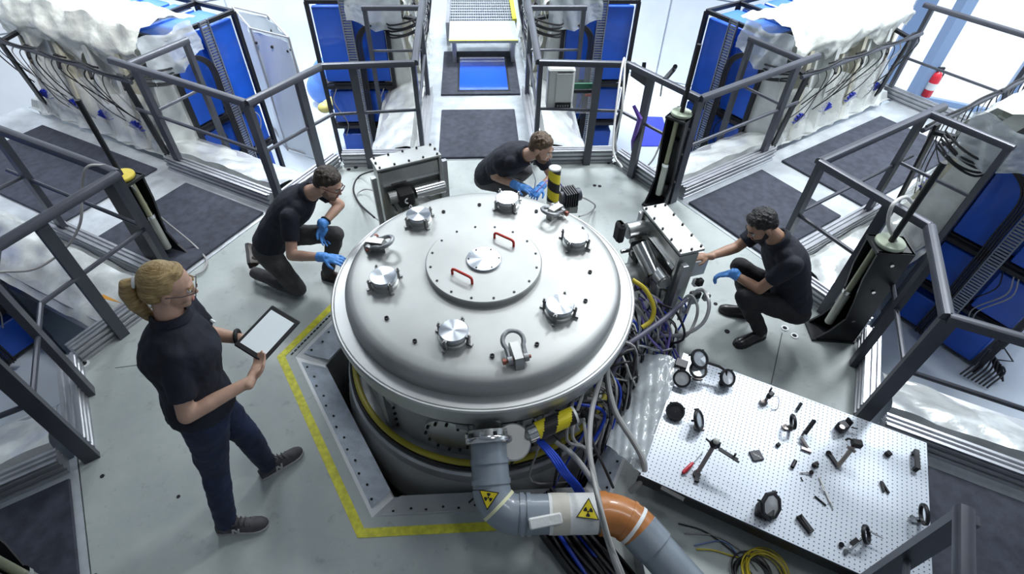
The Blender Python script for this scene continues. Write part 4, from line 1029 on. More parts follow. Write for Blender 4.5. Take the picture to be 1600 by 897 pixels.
def person(label, J, face, up, female=False, skin=SKIN, top=NAVY, legs=GREYT, shoe='leather', hair=BRN, gloves=(), hands={}, k=1., collar=True, beard=None, bend=.03, ponytail=False, calfw=1., sleeve=.62, torsow=1., legw=1.):
    J = {a: V(b) for a, b in J.items()}
    foot_c = (J['ran']+J['lan'])/2
    root = thing('person', label, 'person', (foot_c.x, foot_c.y, 0))
    f = V(face).normalized(); u = V(up); u = (u-f*u.dot(f)).normalized(); s = f.cross(u).normalized(); HR = Matrix((s, f, u)).transposed()
    c = J['head']; hk = .98*k
    def h(a, b, g): return c+(s*a+f*b+u*g)*hk
    # torso rings
    sh = (J['rsh']-J['lsh']).normalized(); hp = J.get('hipdir', sh); pel, nk = J['pel'], J['neck']
    ax = (nk-pel).normalized(); back = (ax.cross(sh)).normalized()
    if back.dot(f) > 0: back = -back
    mid = (pel+nk)/2+back*bend
    def spine(t): return pel*(1-t)**2+mid*2*t*(1-t)+nk*t*t
    if female: prof = [(-.10, .150, .115), (0, .172, .138), (.12, .165, .132), (.30, .142, .116), (.48, .146, .126), (.64, .162, .150), (.78, .166, .126), (.90, .132, .088), (.98, .062, .056)]
    else: prof = [(-.10, .140, .110), (0, .160, .120), (.14, .158, .115), (.34, .152, .110), (.54, .168, .118), (.72, .182, .122), (.84, .170, .105), (.93, .125, .080), (1.0, .066, .062)]
    def torso(mb, t0, t1, off):
        rg = []
        N = 14
        for i in range(N+1):
            t = t0+(t1-t0)*i/N
            for q in range(len(prof)-1):
                if prof[q][0] <= t <= prof[q+1][0]: break
            w_ = (t-prof[q][0])/(prof[q+1][0]-prof[q][0]); a = prof[q][1]*(1-w_)+prof[q+1][1]*w_; b = prof[q][2]*(1-w_)+prof[q+1][2]*w_
            tt = max(0, t); d = (spine(min(1, tt+.03))-spine(max(0, tt-.03))).normalized()
            p = spine(tt)+(d*(t*(nk-pel).length) if t < 0 else V(0, 0, 0))
            x = (sh*t+hp*(1-t)) if 0 <= t <= 1 else (hp if t < 0 else sh); x = (x-d*x.dot(d)).normalized(); y = d.cross(x)
            rg.append(ringpts(p, x, y, (a+off)*k*torsow, (b+off)*k*torsow))
        mb.loft(rg)
    hips = {q: pel+(hp if q == 'r' else -hp)*.085*k-ax*.02 for q in 'rl'}
    # body: one continuous skin
    mb = MB()
    mb.ell(h(0, -.012, .028), tuple(x*hk for x in (.074, .094, .086)), HR); mb.ell(h(0, .030, -.025), tuple(x*hk for x in (.060, .060, .080)), HR)
    mb.ell(h(0, .038, -.075), tuple(x*hk for x in (.046, .047, .038)), HR); mb.ell(h(0, .066, -.095), tuple(x*hk for x in (.022, .020, .018)), HR)
    mb.ell(h(0, .094, -.028), tuple(x*hk for x in (.012, .020, .016)), HR, 10, 8); mb.ell(h(0, .084, -.005), tuple(x*hk for x in (.009, .014, .026)), HR, 10, 8)
    mb.ell(h(0, .076, .020), tuple(x*hk for x in (.046, .014, .010)), HR, 12, 8); mb.ell(h(0, .079, -.066), tuple(x*hk for x in (.022, .012, .010)), HR, 12, 8)
    for q in (-1, 1):
        mb.ell(h(q*.074, -.008, -.018), tuple(x*hk for x in (.009, .019, .031)), HR, 10, 8); mb.ell(h(q*.036, .062, -.035), tuple(x*hk for x in (.022, .022, .024)), HR, 10, 8)
    capsule(mb, h(0, -.022, -.06), nk+ax*.01, .050*k, .058*k); mb.ell(nk-ax*.03, (.075*k, .075*k, .06*k))
    torso(mb, -.08, .97, -.02)
    for q in 'rl':
        capsule(mb, nk.lerp(J[q+'sh'], .6)-ax*.02, J[q+'sh'], .046*k, .042*k)
        capsule(mb, J[q+'sh'], J[q+'el'], .041*k, .039*k); capsule(mb, J[q+'el'], J[q+'el'].lerp(J[q+'wr'], .35), .039*k, .038*k); capsule(mb, J[q+'el'].lerp(J[q+'wr'], .35), J[q+'wr'], .037*k, .026*k)
        capsule(mb, hips[q], J[q+'kn'], .072*k, .048*k); capsule(mb, J[q+'kn'], J[q+'an'], .046*k, .034*k)
        if q not in gloves:
            d_, n_, t_, cu = hands[q]; hand(mb, J[q+'wr'], d_, n_, t_, k*.95, cu)
    body = remesh(build(mb, 'body', skin, root), .0058, 5, .5)
    # shirt
    mb = MB(); torso(mb, .0, .985, .012)
    for q in 'rl':
        S = J[q+'sh']; E_ = J[q+'el']; e = S.lerp(E_, sleeve)
        mb.ell(S-ax*.005, .068*k); mb.ell(S.lerp(nk, .45)+ax*.0-ax*.02, .068*k); mb.cyl(S, e, .066*k, .058*k, n=18)
    sh_o = remesh(build(mb, 'shirt', top, root), .0085, 5, .5, .016)
    if collar:
        d = (h(0, -.022, -.06)-nk).normalized(); x, y, _ = frame(d)
        build(MB().ring([(.066*k, -.014), (.086*k, -.022), (.078*k, .010), (.066*k, .012)], nk+ax*.012, 28, Matrix((x, y, d)).transposed()), 'collar', top, sh_o)
    # trousers
    mb = MB(); torso(mb, -.10, .14, .006)
    for q in 'rl':
        K, A = J[q+'kn'], J[q+'an']; b_ = .012
        capsule(mb, hips[q], hips[q].lerp(K, .5), (.098 if female else .094)*k*legw, .082*k*legw); capsule(mb, hips[q].lerp(K, .5), K, .082*k*legw, .064*k*legw)
        capsule(mb, K, K.lerp(A, .4), .063*k*legw, .061*k*calfw); mb.cyl(K.lerp(A, .4), K.lerp(A, 1.03), .060*k*calfw, .049*k*calfw, n=18)
    remesh(build(mb, 'trousers', legs, root), .0085, 5, .5, .018)
    # shoes
    for q in 'rl':
        A, T = J[q+'an'], J[q+'toe']; d = T-V(A.x, A.y, T.z); L = .27*k
        d.normalize(); upv = J.get(q+'footup', V(0, 0, 1)); upv = (upv-d*upv.dot(d)).normalized(); sd = d.cross(upv)
        heel = J.get(q+'heel', V(A.x, A.y, 0)-d*.065*k)
        sec = [(0, .026, .060), (.03, .033, .078), (.08, .035, .085), (.12, .036, .075), (.16, .042, .060), (.20, .046, .050), (.235, .042, .042), (.262, .028, .030), (.272, .012, .018)]
        rg, rg2 = [], []
        for l, w_, hh in sec:
            cc_ = heel+d*l*k
            rg.append([cc_+sd*w_*k*math.cos(a_)+upv*(.018+max(-.0, math.sin(a_))*hh) for a_ in [2*PI*i/16 for i in range(16)]])
            rg2.append([cc_+sd*(w_+.004)*k*cx+upv*cz for cx, cz in ((-1, .0), (1, .0), (1.02, .024), (-1.02, .024))])
        so = build(MB().loft(rg), 'shoe', {'leather': LEATH, 'sneaker': SNEAK, 'brown': BROWNL}[shoe], root, smooth=60)
        build(MB().loft(rg2), 'sole', SOLE if shoe == 'sneaker' else RUB, so, smooth=0)
        m = MB(); capsule(m, heel+d*.055*k+upv*.06, heel+d*.055*k+upv*.095, .040*k, .038*k); build(m, 'ankle_collar', {'leather': LEATH, 'sneaker': SNEAK, 'brown': BROWNL}[shoe], so)
        if shoe == 'sneaker':
            m = MB()
            for i in range(4):
                cc_ = heel+d*(.115+.022*i)*k+upv*(.100-.0125*i); m.tube([cc_-sd*.028, cc_+upv*.006, cc_+sd*.028+d*.01], .0035, 6)
            cc_ = heel+d*.11*k+upv*.104
            m.torus(cc_+sd*.018+upv*.004, .014, .003, HR, 12, 5); m.torus(cc_-sd*.02+upv*.004, .013, .003, HR, 12, 5)
            build(m, 'laces', mat('lace_dark', (.05, .048, .05), .8), so)
            for e in (1, -1):   # letter N on the side of the shoe
                o_ = heel+d*.090*k+sd*e*.0405*k+upv*.028
                def N(p, q): return o_+d*p+upv*q+sd*e*(-.10*q)
                m = MB(); x_ = -1 if e < 0 else 1; g = lambda p, q: N(p*(x_ if False else 1), q)
                for a0, b0, a1, b1 in ((0, 0, .010, .040), (.030, 0, .040, .040)): m.beam(g(a0, b0), g(a1, b1), .010, .004, sd)
                (m.beam(g(.012, .040), g(.030, .0), .011, .004, sd))
                build(m, 'side_logo', SOLE, so, smooth=0)
    # gloves
    for q in gloves:
        d_, n_, t_, cu = hands[q]; mb = MB(); hand(mb, J[q+'wr'], d_, n_, t_, k*1.06, cu, .05, .033)
        fa = (J[q+'wr']-J[q+'el']).normalized(); mb.cyl(J[q+'wr']-fa*.05, J[q+'wr']+fa*.02, .036*k, .034*k, n=16)
        remesh(build(mb, 'glove', NITR, root), .0048, 3, .4)
    # face details
    for q in (-1, 1):
        e = build(MB().ell(h(q*.032, .0745, .000), .0105*hk, n=12, m=8), 'eye', EYEW, root); build(MB().ell(h(q*.032, .0835, -.001), .0052*hk, n=8, m=6), 'iris', EYED, e)
        build(MB().tube([h(q*.014, .091, .021), h(q*.032, .089, .026), h(q*.052, .075, .020)], .0038, 6), 'eyebrow', hair, root)
    build(MB().ell(h(0, .0905, -.066), (.020*hk, .006*hk, .0055*hk), HR, 12, 8), 'lips', LIP, root)
    # hair
    mb = MB()
    if ponytail:
        mb.ell(h(0, -.030, .036), tuple(x*hk for x in (.083, .090, .088)), HR); mb.ell(h(0, -.055, -.01), tuple(x*hk for x in (.078, .062, .070)), HR)
        mb.ell(h(0, .018, .080), tuple(x*hk for x in (.056, .040, .038)), HR)
        hr = remesh(build(mb, 'hair', hair, root), .006, 5, .5)
        b0 = h(0, -.118, .020); mb = MB()
        mb.tube([b0, b0-f*.03+V(0, 0, -.01), b0-f*.045+V(0, 0, -.06), b0-f*.045+V(0, 0, -.13), b0-f*.03+V(0, 0, -.20), b0-f*.022+V(0, 0, -.25)], [.022, .030, .036, .034, .024, .008], 14, 0)
        remesh(build(mb, 'ponytail', hair, hr), .006, 6, .5); build(MB().torus(b0-f*.004, .020, .007, HR @ Matrix.Rotation(PI/2, 3, 'X'), 16, 8), 'hair_tie', WHITE, hr)
    else:
        mb.ell(h(0, -.024, .042), tuple(x*hk for x in (.081, .094, .083)), HR); mb.ell(h(0, -.06, .0), tuple(x*hk for x in (.073, .050, .062)), HR); mb.ell(h(.01, .030, .082), tuple(x*hk for x in (.058, .042, .034)), HR)
        for i in range(26):
            a_ = i*2.4; e_ = .2+.75*(i/26); v = (s*math.cos(a_)*math.cos(e_)+f*math.sin(a_)*math.cos(e_)+u*math.sin(e_))
            mb.ell(h(0, -.02, .040)+v*.078*hk, .018*hk, n=8, m=6)
        remesh(build(mb, 'hair', hair, root), .0055, 2, .5)
    if beard:
        mb = MB(); mb.ell(h(0, .040, -.080), tuple(x*hk for x in (.050, .048, .038)), HR); mb.ell(h(0, .068, -.098), tuple(x*hk for x in (.026, .022, .020)), HR)
        for q in (-1, 1): mb.ell(h(q*.046, .018, -.055), tuple(x*hk for x in (.014, .026, .040)), HR)
        mb.ell(h(0, .086, -.053), tuple(x*hk for x in (.022, .008, .006)), HR)
        remesh(build(mb, 'beard', beard, root), .005, 3, .5)
    return root, h, s, f, u, J, hk
def glasses(root, h, s, f, u, hk, m, tint=None):
    g = MB()
    for q in (-1, 1):
        R = Matrix((s, u, f)).transposed(); g.torus(h(q*.033, .101, .0), .024*hk, .0022, R, 20, 6)
        g.tube([h(q*.056, .098, .006), h(q*.079, .05, .006), h(q*.082, -.01, .002)], .0024, 6)
    g.tube([h(-.010, .105, .004), h(.010, .105, .004)], .0022, 6)
    gl = build(g, 'glasses', m, root)
    for q in (-1, 1): build(MB().lathe([(0, 0), (.023*hk, 0), (.023*hk, .0015), (0, .0015)], h(q*.033, .101, 0), 20, Matrix((s, u, f)).transposed()), 'lens', tint or PANE, gl)

# --- woman standing with the tablet
fw = V(.90, .42, 0).normalized(); rt = V(fw.y, -fw.x, 0)
Jw = dict(head=(-1.325, -.83, 1.555), neck=(-1.365, -.865, 1.405), rsh=(-1.335, -1.015, 1.325), lsh=(-1.395, -.725, 1.325), rel=(-1.345, -1.135, 1.045), rwr=(-1.115, -.96, 1.045), lel=(-1.40, -.66, 1.05), lwr=(-1.22, -.70, 1.04),
          pel=(-1.385, -.985, .90), rkn=(-1.435, -1.10, .49), ran=(-1.475, -1.225, .09), lkn=(-1.335, -.90, .49), lan=(-1.335, -.885, .09), rtoe=(-1.24, -1.205, .0), ltoe=(-1.15, -.735, .0), hipdir=V(.42, -.90, 0).normalized())
W = person('woman with blond ponytail in navy polo shirt, standing with a tablet', Jw, (.90, .30, -.34), (.25, .1, 1), female=True, legs=DENIM, shoe='sneaker', hair=BLOND, ponytail=True, k=1.0, sleeve=.70, torsow=1.06, legw=1.10, calfw=1.08,
           hands=dict(r=((.20, .95, .10), (-.30, .10, .95), 1, .30), l=((.85, .10, .02), (.1, -.2, .95), -1, .22)), bend=.015)
glasses(W[0], *W[1:5], W[6], mat('thin_dark_frame', (.10, .07, .07), .4))
build(MB().torus(V(-1.245, -.698, 1.058), .033, .011, Matrix((V(0, 0, 1), V(-.1, 1, 0), V(1, .1, 0))).transposed(), 24, 8), 'wrist_watch', RUB, W[0])
build(MB().cyl(V(-1.243, -.812, 1.305), V(-1.238, -.808, 1.309), .012, n=12), 'shirt_badge', WHITE, W[0])
# tablet in her hands
tb = [at(432, 476, 1.13), at(458, 510, 1.10), at(405, 565, 1.06), at(377, 536, 1.09)]
tc = sum(tb, V(0, 0, 0))/4; ex = ((tb[0]-tb[3])+(tb[1]-tb[2])).normalized(); ey = ((tb[3]-tb[2])+(tb[0]-tb[1])); ey = (ey-ex*ey.dot(ex)).normalized(); ez = ex.cross(ey)
TR = Matrix((ex, ey, ez)).transposed()
tab = thing('tablet', 'black tablet with a blank white screen in the woman\'s hands', 'tablet', tc)
build(MB().rbox(tc, (.265, .185, .012), .005, TR), 'case', RUB, tab, smooth=0)
build(MB().box(tc+ez*.0068, (.215, .148, .001), TR), 'screen', mat('tablet_screen', (.72, .79, .82), .25, emit=.25), tab, smooth=0)
# --- kneeling man on the left
Jm = dict(head=at(513, 287, .99), neck=(-1.225, .76, .885), rsh=(-1.335, .575, .82), lsh=(-1.235, .945, .82), rel=(-1.345, .425, .60), rwr=(-1.09, .325, .665), lel=at(531, 320, .64), lwr=at(503, 352, .60),
          pel=(-1.63, .80, .42), rkn=at(466, 452, .075), ran=(-1.86, .80, .10), lkn=at(524, 366, .50), lan=(-1.27, .80, .10), rtoe=(-2.0, .9, 0), ltoe=(-1.04, .72, 0), rheel=V(-1.89, .80, .12), rfootup=V(-.6, .3, .5))
Jm['rtoe'] = V(-1.88, .86, -.15)
Jm['rheel'] = V(-1.90, .83, .14); Jm['rfootup'] = V(.95, -.3, 0)
Mn = person('man in dark polo shirt and grey trousers kneeling at the left of the vessel', Jm, (.86, -.22, -.46), (.45, 0, .9), legs=GREYT, shoe='brown', hair=BRN, gloves=('r', 'l'), beard=mat('stubble', (.22, .13, .09), .7),
            hands=dict(r=((.95, -.25, .0), (.1, .1, -1), -1, .35), l=((.02, -.25, -1), (.5, -.6, .2), 1, .5)), bend=.06)
glasses(Mn[0], *Mn[1:5], Mn[6], mat('dark_red_frame', (.12, .02, .02), .4))
wv = Jm['lel'].lerp(Jm['lwr'], .78); dv = (Jm['lwr']-Jm['lel']).normalized(); x, y, d = frame(dv)
build(MB().torus(wv, .033, .009, Matrix((x, y, d)).transposed(), 20, 8), 'wrist_watch', RUB, Mn[0])
# --- bearded man crouching behind the vessel
Jb = dict(head=at(846, 231, .93), neck=at(822, 243, .82), rsh=at(800, 254, .775), lsh=at(838, 236, .76), rel=at(773, 275, .55), rwr=at(807, 290, .58), lel=(.62, 1.46, .52), lwr=(.50, 1.28, .54),
          pel=(.08, 1.70, .40), rkn=(.36, 1.42, .42), ran=(.14, 1.66, .10), lkn=(.42, 1.70, .44), lan=(.22, 1.88, .10), rtoe=(.36, 1.55, 0), ltoe=(.44, 1.80, 0), hipdir=V(-.45, -.9, 0).normalized())
Bm = person('bearded man in dark polo shirt crouching behind the vessel', Jb, (.82, -.42, -.32), (.3, -.05, .95), legs=GREYT2, shoe='leather', hair=LBRN, gloves=('r', 'l'), beard=mat('brown_beard', (.15, .085, .05), .7),
            hands=dict(r=((.85, -.5, .05), (.1, 0, -1), -1, .4), l=((-.5, -.8, 0), (.0, .2, -1), 1, .5)), bend=.08)
build(MB().tube([Jb['neck']+V(.03, -.05, -.03), Jb['neck']+V(.08, -.09, -.18), Jb['neck']+V(.075, -.06, -.30)], .006, 6), 'lanyard', WHITE, Bm[0])
# --- crouching man on the right
Jc = dict(head=at(1190, 352, .985), neck=(1.955, .155, .875), rsh=(1.915, .325, .80), lsh=(2.01, -.02, .80), rel=at(1150, 387, .68), rwr=at(1108, 401, .68), lel=at(1186, 452, .53), lwr=at(1144, 427, .57),
          pel=(2.22, .08, .33), rkn=(1.87, .30, .50), ran=(2.06, .25, .10), lkn=(1.81, .02, .47), lan=(2.06, .015, .10), rtoe=(1.85, .33, 0), ltoe=(1.84, -.06, 0))
Cm = person('man in navy polo shirt and black trousers crouching by the board', Jc, (-.80, -.10, -.60), (-.5, 0, .85), skin=SKIN2, legs=BLKT, shoe='leather', hair=BLKH, gloves=('l',), beard=mat('black_beard', (.020, .014, .012), .7),
            hands=dict(r=((-.95, .1, -.05), (0, .1, -1), 1, .45), l=((-.80, .30, -.45), (-.3, -.2, -.9), -1, .7)), bend=.07)
# ================================================================ PERFORATED OPTICAL BOARD
def board_mat():
    m = mat('perforated_board', (.56, .60, .66), .38, .35); nt = m.node_tree; N = nt.nodes; L = nt.links; b = N['Principled BSDF']
    tc = N.new('ShaderNodeTexCoord'); mp = N.new('ShaderNodeMapping'); mp.inputs['Rotation'].default_value = (0, 0, math.radians(30)); mp.inputs['Scale'].default_value = (1/.025,)*3
    L.new(tc.outputs['Object'], mp.inputs[0])
    fr = N.new('ShaderNodeVectorMath'); fr.operation = 'FRACTION'; L.new(mp.outputs[0], fr.inputs[0])
    sb = N.new('ShaderNodeVectorMath'); sb.operation = 'SUBTRACT'; sb.inputs[1].default_value = (.5, .5, 0); L.new(fr.outputs[0], sb.inputs[0])
    ml = N.new('ShaderNodeVectorMath'); ml.operation = 'MULTIPLY'; ml.inputs[1].default_value = (1, 1, 0); L.new(sb.outputs[0], ml.inputs[0])
    ln = N.new('ShaderNodeVectorMath'); ln.operation = 'LENGTH'; L.new(ml.outputs[0], ln.inputs[0])
    r = N.new('ShaderNodeValToRGB'); r.color_ramp.elements[0].position = .13; r.color_ramp.elements[0].color = (.04, .045, .055, 1); r.color_ramp.elements[1].position = .17; r.color_ramp.elements[1].color = (.46, .50, .56, 1)
    L.new(ln.outputs['Value'], r.inputs[0]); L.new(r.outputs[0], b.inputs['Base Color'])
    return m
BZ = .215; Mb = armM(-30)
ob = thing('optical_breadboard', 'large perforated metal board covered with optical parts', 'breadboard', Mb @ V(2.06, -.04, 0))
build(MB(Mb).box((2.06, -.04, BZ-.012), (1.50, 1.0, .024)), 'perforated_top', board_mat(), ob, smooth=0)
build(MB(Mb).box((2.06, -.535, BZ-.045), (1.52, .022, .075)), 'edge_strip', BLACK, ob, smooth=0)
build(MB(Mb).box((2.06, .455, BZ-.045), (1.50, .014, .04)), 'edge_strip', ALU, ob, smooth=0)
for r_ in (1.45, 2.6):
    for t_ in (-.42, .34): build(MB(Mb).box((r_, t_, .095), (.10, .10, .19)), 'foot', BLACK, ob, smooth=0)
def handle(c, d):
    d = V(d).normalized(); c = V(c); e = V(0, 0, .035)
    return build(MB().beam(c-d*.055, c-d*.055+e, .022, .02, d).beam(c+d*.055, c+d*.055+e, .022, .02, d).beam(c-d*.066+e, c+d*.066+e, .024, .016), 'handle', BLACK, ob, smooth=0)
handle(at(1048, 776, BZ), at(1062, 783, BZ)-at(1034, 768, BZ)); handle(at(1428, 722, BZ), at(1430, 745, BZ)-at(1427, 700, BZ))
LENS = mat('lens_glass', (.62, .66, .70), .08, .6); MIRR = mat('white_mirror', (.86, .87, .88), .12, .5); BR = mat('bronze_steel', (.34, .30, .29), .35, .8)
GRP = 'optical parts on the perforated board'
def B(px, py, z=0): return at(px, py, BZ+.001+z)
def facing(n):
    n = V(n).normalized(); x, y, d = frame(n); return Matrix((x, y, d)).transposed(), n
def ring_mount(base, top, R0, nrm, glass, label, post=BR, frame_m=BLACK, square=False, knobs=True, foot=True):
    base, top = V(base), V(top); Rm, n = facing(nrm); R0 *= 1.2; top = top+V(0, 0, .01)
    root = thing('lens_mount' if glass is not None else 'ring_mount', label, 'optic mount', base, GRP)
    if foot: build(MB().cyl(base, base+V(0, 0, .012), .020, n=16).box(base+V(.02, -.01, .005), (.05, .022, .010)), 'foot', post, root, smooth=0)
    e = top-V(0, 0, R0*.9) if top.z-base.z > R0 else top
    build(MB().cyl(base, e, .0075, n=10), 'post', post, root)
    build(MB().ring([(R0*.80, -.009), (R0*.80, .009), (R0, .009), (R0*1.05, .004), (R0*1.05, -.006), (R0, -.009)], top, 8 if square else 32, Rm), 'ring', frame_m, root, smooth=0 if square else 35)
    if glass is not None: build(MB().lathe([(0, .005), (R0*.8, .002), (R0*.8, -.004), (0, -.004)], top, 28, Rm), 'glass', glass, root)
    if knobs:
        for q in (.6, 2.3): k_ = top+Rm @ V(R0*1.05*math.cos(q), R0*1.05*math.sin(q), 0); build(MB().cyl(k_-n*.022, k_+n*.006, .006, n=8), 'knob', frame_m, root, smooth=0)
    return root
def up(p, h): return V(p)+V(0, 0, h)
b1 = B(1078, 590)
ring_mount(up(B(1084, 582), 0), up(B(1084, 582), .14), .052, (.25, -.45, .8), LENS, 'large black ring mount with lens, topmost at the board corner')
ring_mount(B(1086, 590), up(B(1086, 590), .075), .046, (-.1, -.35, .95), LENS, 'black ring lens mount just below the topmost ring at the corner')
ring_mount(B(1062, 600), up(B(1062, 600), .05), .046, (-.3, -.55, .85), MIRR, 'white round mirror leaning at the upper left corner of the board')
ring_mount(B(1132, 600), up(B(1132, 600), .06), .046, (.25, -.6, .8), MIRR, 'white round mirror at the end of the bent black arm')
ar = thing('bent_arm', 'bent black arm joining the two ring mounts at the board corner', 'arm', B(1120, 580), GRP)
build(MB().tube([up(B(1092, 582), .12), up(B(1116, 588), .11), up(B(1128, 594), .10), up(B(1130, 602), .05)], .009, 8), 'rod', BLACK, ar)
build(MB().rbox(up(B(1127, 600), .02), (.035, .03, .04), .005), 'base_block', BLACK, ar, smooth=0); build(MB().rbox(up(B(1090, 583), .115), (.03, .03, .03), .005), 'clamp', BLACK, ar, smooth=0)
build(MB().rbox(up(B(1063, 572), .02), (.08, .07, .035), .004, Matrix.Rotation(-.5, 3, 'Z')), 'base_plate', RFR, label='dark flat base block behind the leaning white mirror', cat='block', group=GRP, smooth=0)
ring_mount(B(1052, 652), up(B(1053, 648), .03), .046, (-.2, -.45, .9), mat('dark_glass', (.03, .03, .035), .1), 'black round mount with dark glass at the left edge of the board')
ring_mount(B(1088, 668), up(B(1088, 664), .05), .050, (.75, -.35, .6), LENS, 'black ring mount with bright lens beside the tall steel post')
# tall leaning post with cross bars
tp = thing('post_clamp', 'tall steel post with black cross bars leaning over the board', 'post', B(1086, 748), GRP)
q0, q1 = B(1088, 742), up(B(1105, 715), .16)
build(MB().cyl(q0, q1, .0125, n=16), 'post', BR, tp); build(MB().beam(q0-V(.015, .045, -.01), q0+V(.012, .02, .01), .024, .02).cyl(q0, up(q0, .015), .022, n=14), 'foot', BLACK, tp, smooth=0)
build(MB().rbox(q1, (.045, .045, .05), .008, Matrix.Rotation(.5, 3, 'Y')), 'clamp_head', RFR, tp, smooth=0); build(MB().ell(q1+V(0, 0, .03), .018), 'clamp_knob', mat('pale_knob', (.5, .5, .46), .4), tp)
for o_ in (0, .022): build(MB().beam(q1+V(.01, -.02-o_*.6, 0), q1+V(.105, -.095-o_*.8, -.01), .010, .010), 'cross_bar', BLACK, tp, smooth=0)
build(MB().tube([q1+V(0, 0, .0), q1+V(-.03, .01, .01), q1+V(-.045, .03, .01)], .006, 8), 'hook', BLACK, tp)
build(MB().cyl(q1+V(.02, -.01, 0), q1+V(.02, -.01, .03), .006, n=8).cyl(q1+V(.09, -.075, 0), q1+V(.09, -.075, .02), .006, n=8), 'screws', BLACK, tp)
sd = thing('screwdriver', 'screwdriver with a red handle beside the tall post', 'screwdriver', B(1080, 725), GRP)
s0_, s1_, s2_ = B(1067, 739, .012), B(1083, 723, .012), B(1098, 706, .008)
build(MB().tube([s0_, s0_.lerp(s1_, .15), s0_.lerp(s1_, .8), s1_], [.009, .012, .011, .006], 12), 'handle', mat('screwdriver_red', (.55, .02, .04), .3), sd); build(MB().cyl(s1_, s2_, .003, n=8), 'shaft', POL, sd)
# small mirror kit at the top edge
km = thing('mirror_mount', 'small black kinematic mount on a bronze foot at the top edge', 'optic mount', B(1195, 628), GRP)
build(MB().cyl(B(1195, 628), up(B(1195, 628), .05), .010, n=12).rbox(up(B(1192, 630), .012), (.045, .03, .024), .004), 'foot', BR, km, smooth=0)
build(MB().rbox(up(B(1198, 626), .065), (.045, .03, .04), .005, Matrix.Rotation(.6, 3, 'Z')), 'head', BLACK, km, smooth=0); build(MB().cyl(up(B(1196, 622), .075), up(B(1196, 622), .115), .006, n=8), 'knob', BLACK, km)
build(MB().tube([up(B(1200, 628), .06), up(B(1212, 628), .05), up(B(1214, 640), .01), B(1205, 640, .004)], .002, 6, smooth=4), 'wire', CBLK, km)
ring_mount(B(1226, 668), up(B(1233, 668), .055), .038, (.96, -.2, .15), None, 'black ring mount on edge with bronze foot, left of the black tube', knobs=False)
build(MB().cyl(B(1246, 640, .012), B(1252, 630, .03), .010, n=12), 'lens_tube', BLACK, label='short black tube behind the edgewise ring mount', cat='tube', group=GRP)
bt = thing('lens_tube', 'black tube on a jointed bronze foot in the middle of the board', 'tube', B(1258, 695), GRP)
build(MB().cyl(up(B(1254, 682), .03), up(B(1264, 668), .085), .013, n=16), 'tube', BLACK, bt); build(MB().torus(up(B(1264, 668), .085), .010, .003, None, 16, 6), 'tube_ring', POL, bt)
build(MB().beam(B(1252, 685, .02), B(1262, 700, .008), .016, .014).beam(B(1252, 700, .006), B(1268, 706, .006), .018, .012).beam(up(B(1252, 682), .01), up(B(1254, 678), .05), .012, .012), 'foot', BR, bt, smooth=0)
def block(px, py, size, rz, m, label, name='block', z=0.):
    return build(MB().rbox(B(px, py, size[2]/2+z), size, min(size)*.18, Matrix.Rotation(rz, 3, 'Z')), name, m, label=label, cat='block', group=GRP, smooth=0)
dpq = thing('square_plate', 'dark square plate with pale lettering lying on the board', 'plate', B(1182, 712), GRP)
build(MB().rbox(B(1182, 712, .006), (.068, .062, .012), .002, Matrix.Rotation(.12, 3, 'Z')), 'plate', mat('slate_plate', (.05, .052, .065), .5), dpq, smooth=0)
for k in range(3): build(MB().box(B(1182-3+4*k, 712+2*k-2, .0128), (.006, .022, .001), Matrix.Rotation(.5, 3, 'Z')), 'mark', CGRY, dpq, smooth=0)
block(1216, 695, (.026, .02, .018), .4, RUB, 'tiny black block right of the square plate')
bx_ = thing('box_mount', 'square dark box mount at the top right of the board', 'optic mount', B(1316, 666), GRP)
build(MB().rbox(B(1316, 667, .03), (.055, .055, .06), .006, Matrix.Rotation(.3, 3, 'Z')), 'box', RFR, bx_, smooth=0); build(MB().rbox(B(1326, 660, .035), (.014, .045, .06), .004, Matrix.Rotation(.3, 3, 'Z')), 'side_plate', BLACK, bx_, smooth=0)
build(MB().lathe([(0, .001), (.016, .001), (.016, 0)], B(1316, 667, .061), 16), 'window', BR, bx_, smooth=0); build(MB().cyl(B(1330, 668, .03), B(1340, 670, .03), .004, n=8), 'screw', BLACK, bx_)
# steel post with collar and black clamp
sp = thing('clamp_post', 'steel post with ring collar and black clamp at the right of the board', 'post', B(1308, 732), GRP)
a0_, a1_ = B(1308, 730), up(B(1320, 712), .125)
build(MB().cyl(a0_, a1_, .0125, n=16), 'post', mat('warm_steel', (.50, .45, .40), .3, .9), sp)
x, y, d = frame(a1_-a0_); RR = Matrix((x, y, d)).transposed()
build(MB().ring([(.012, -.008), (.012, .008), (.026, .008), (.026, -.008)], a0_.lerp(a1_, .82), 28, RR), 'collar', BR, sp); build(MB().rbox(a1_+V(.012, .005, .008), (.055, .045, .04), .006, Matrix.Rotation(-.3, 3, 'Z')), 'clamp', RUB, sp, smooth=0)
build(MB().tube([a1_+V(-.01, .02, .02), a1_+V(-.03, .03, .025), a1_+V(-.045, .03, .01)], .006, 8), 'lever', RUB, sp); build(MB().beam(B(1295, 708, .008), a0_+V(0, 0, .008), .022, .014), 'foot_arm', RFR, sp, smooth=0)
build(MB().cyl(B(1295, 708), B(1295, 708, .018), .015, n=14), 'foot_knob', RUB, sp)
block(1388, 709, (.035, .03, .026), .3, RUB, 'small black block left of the right-hand board handle')
def rod(p, q, r, m, label, name='rod', cat='rod'): return build(MB().cyl(B(*p, r), B(*q, r), r, n=12), name, m, label=label, cat=cat, group=GRP)
rod((1238, 730), (1243, 720), .011, BLACK, 'short black cylinder left of the small ring clip', 'lens_tube', 'tube')
cl_ = thing('ring_clip', 'small black ring clip beside the knobbed rod', 'clip', B(1274, 726), GRP)
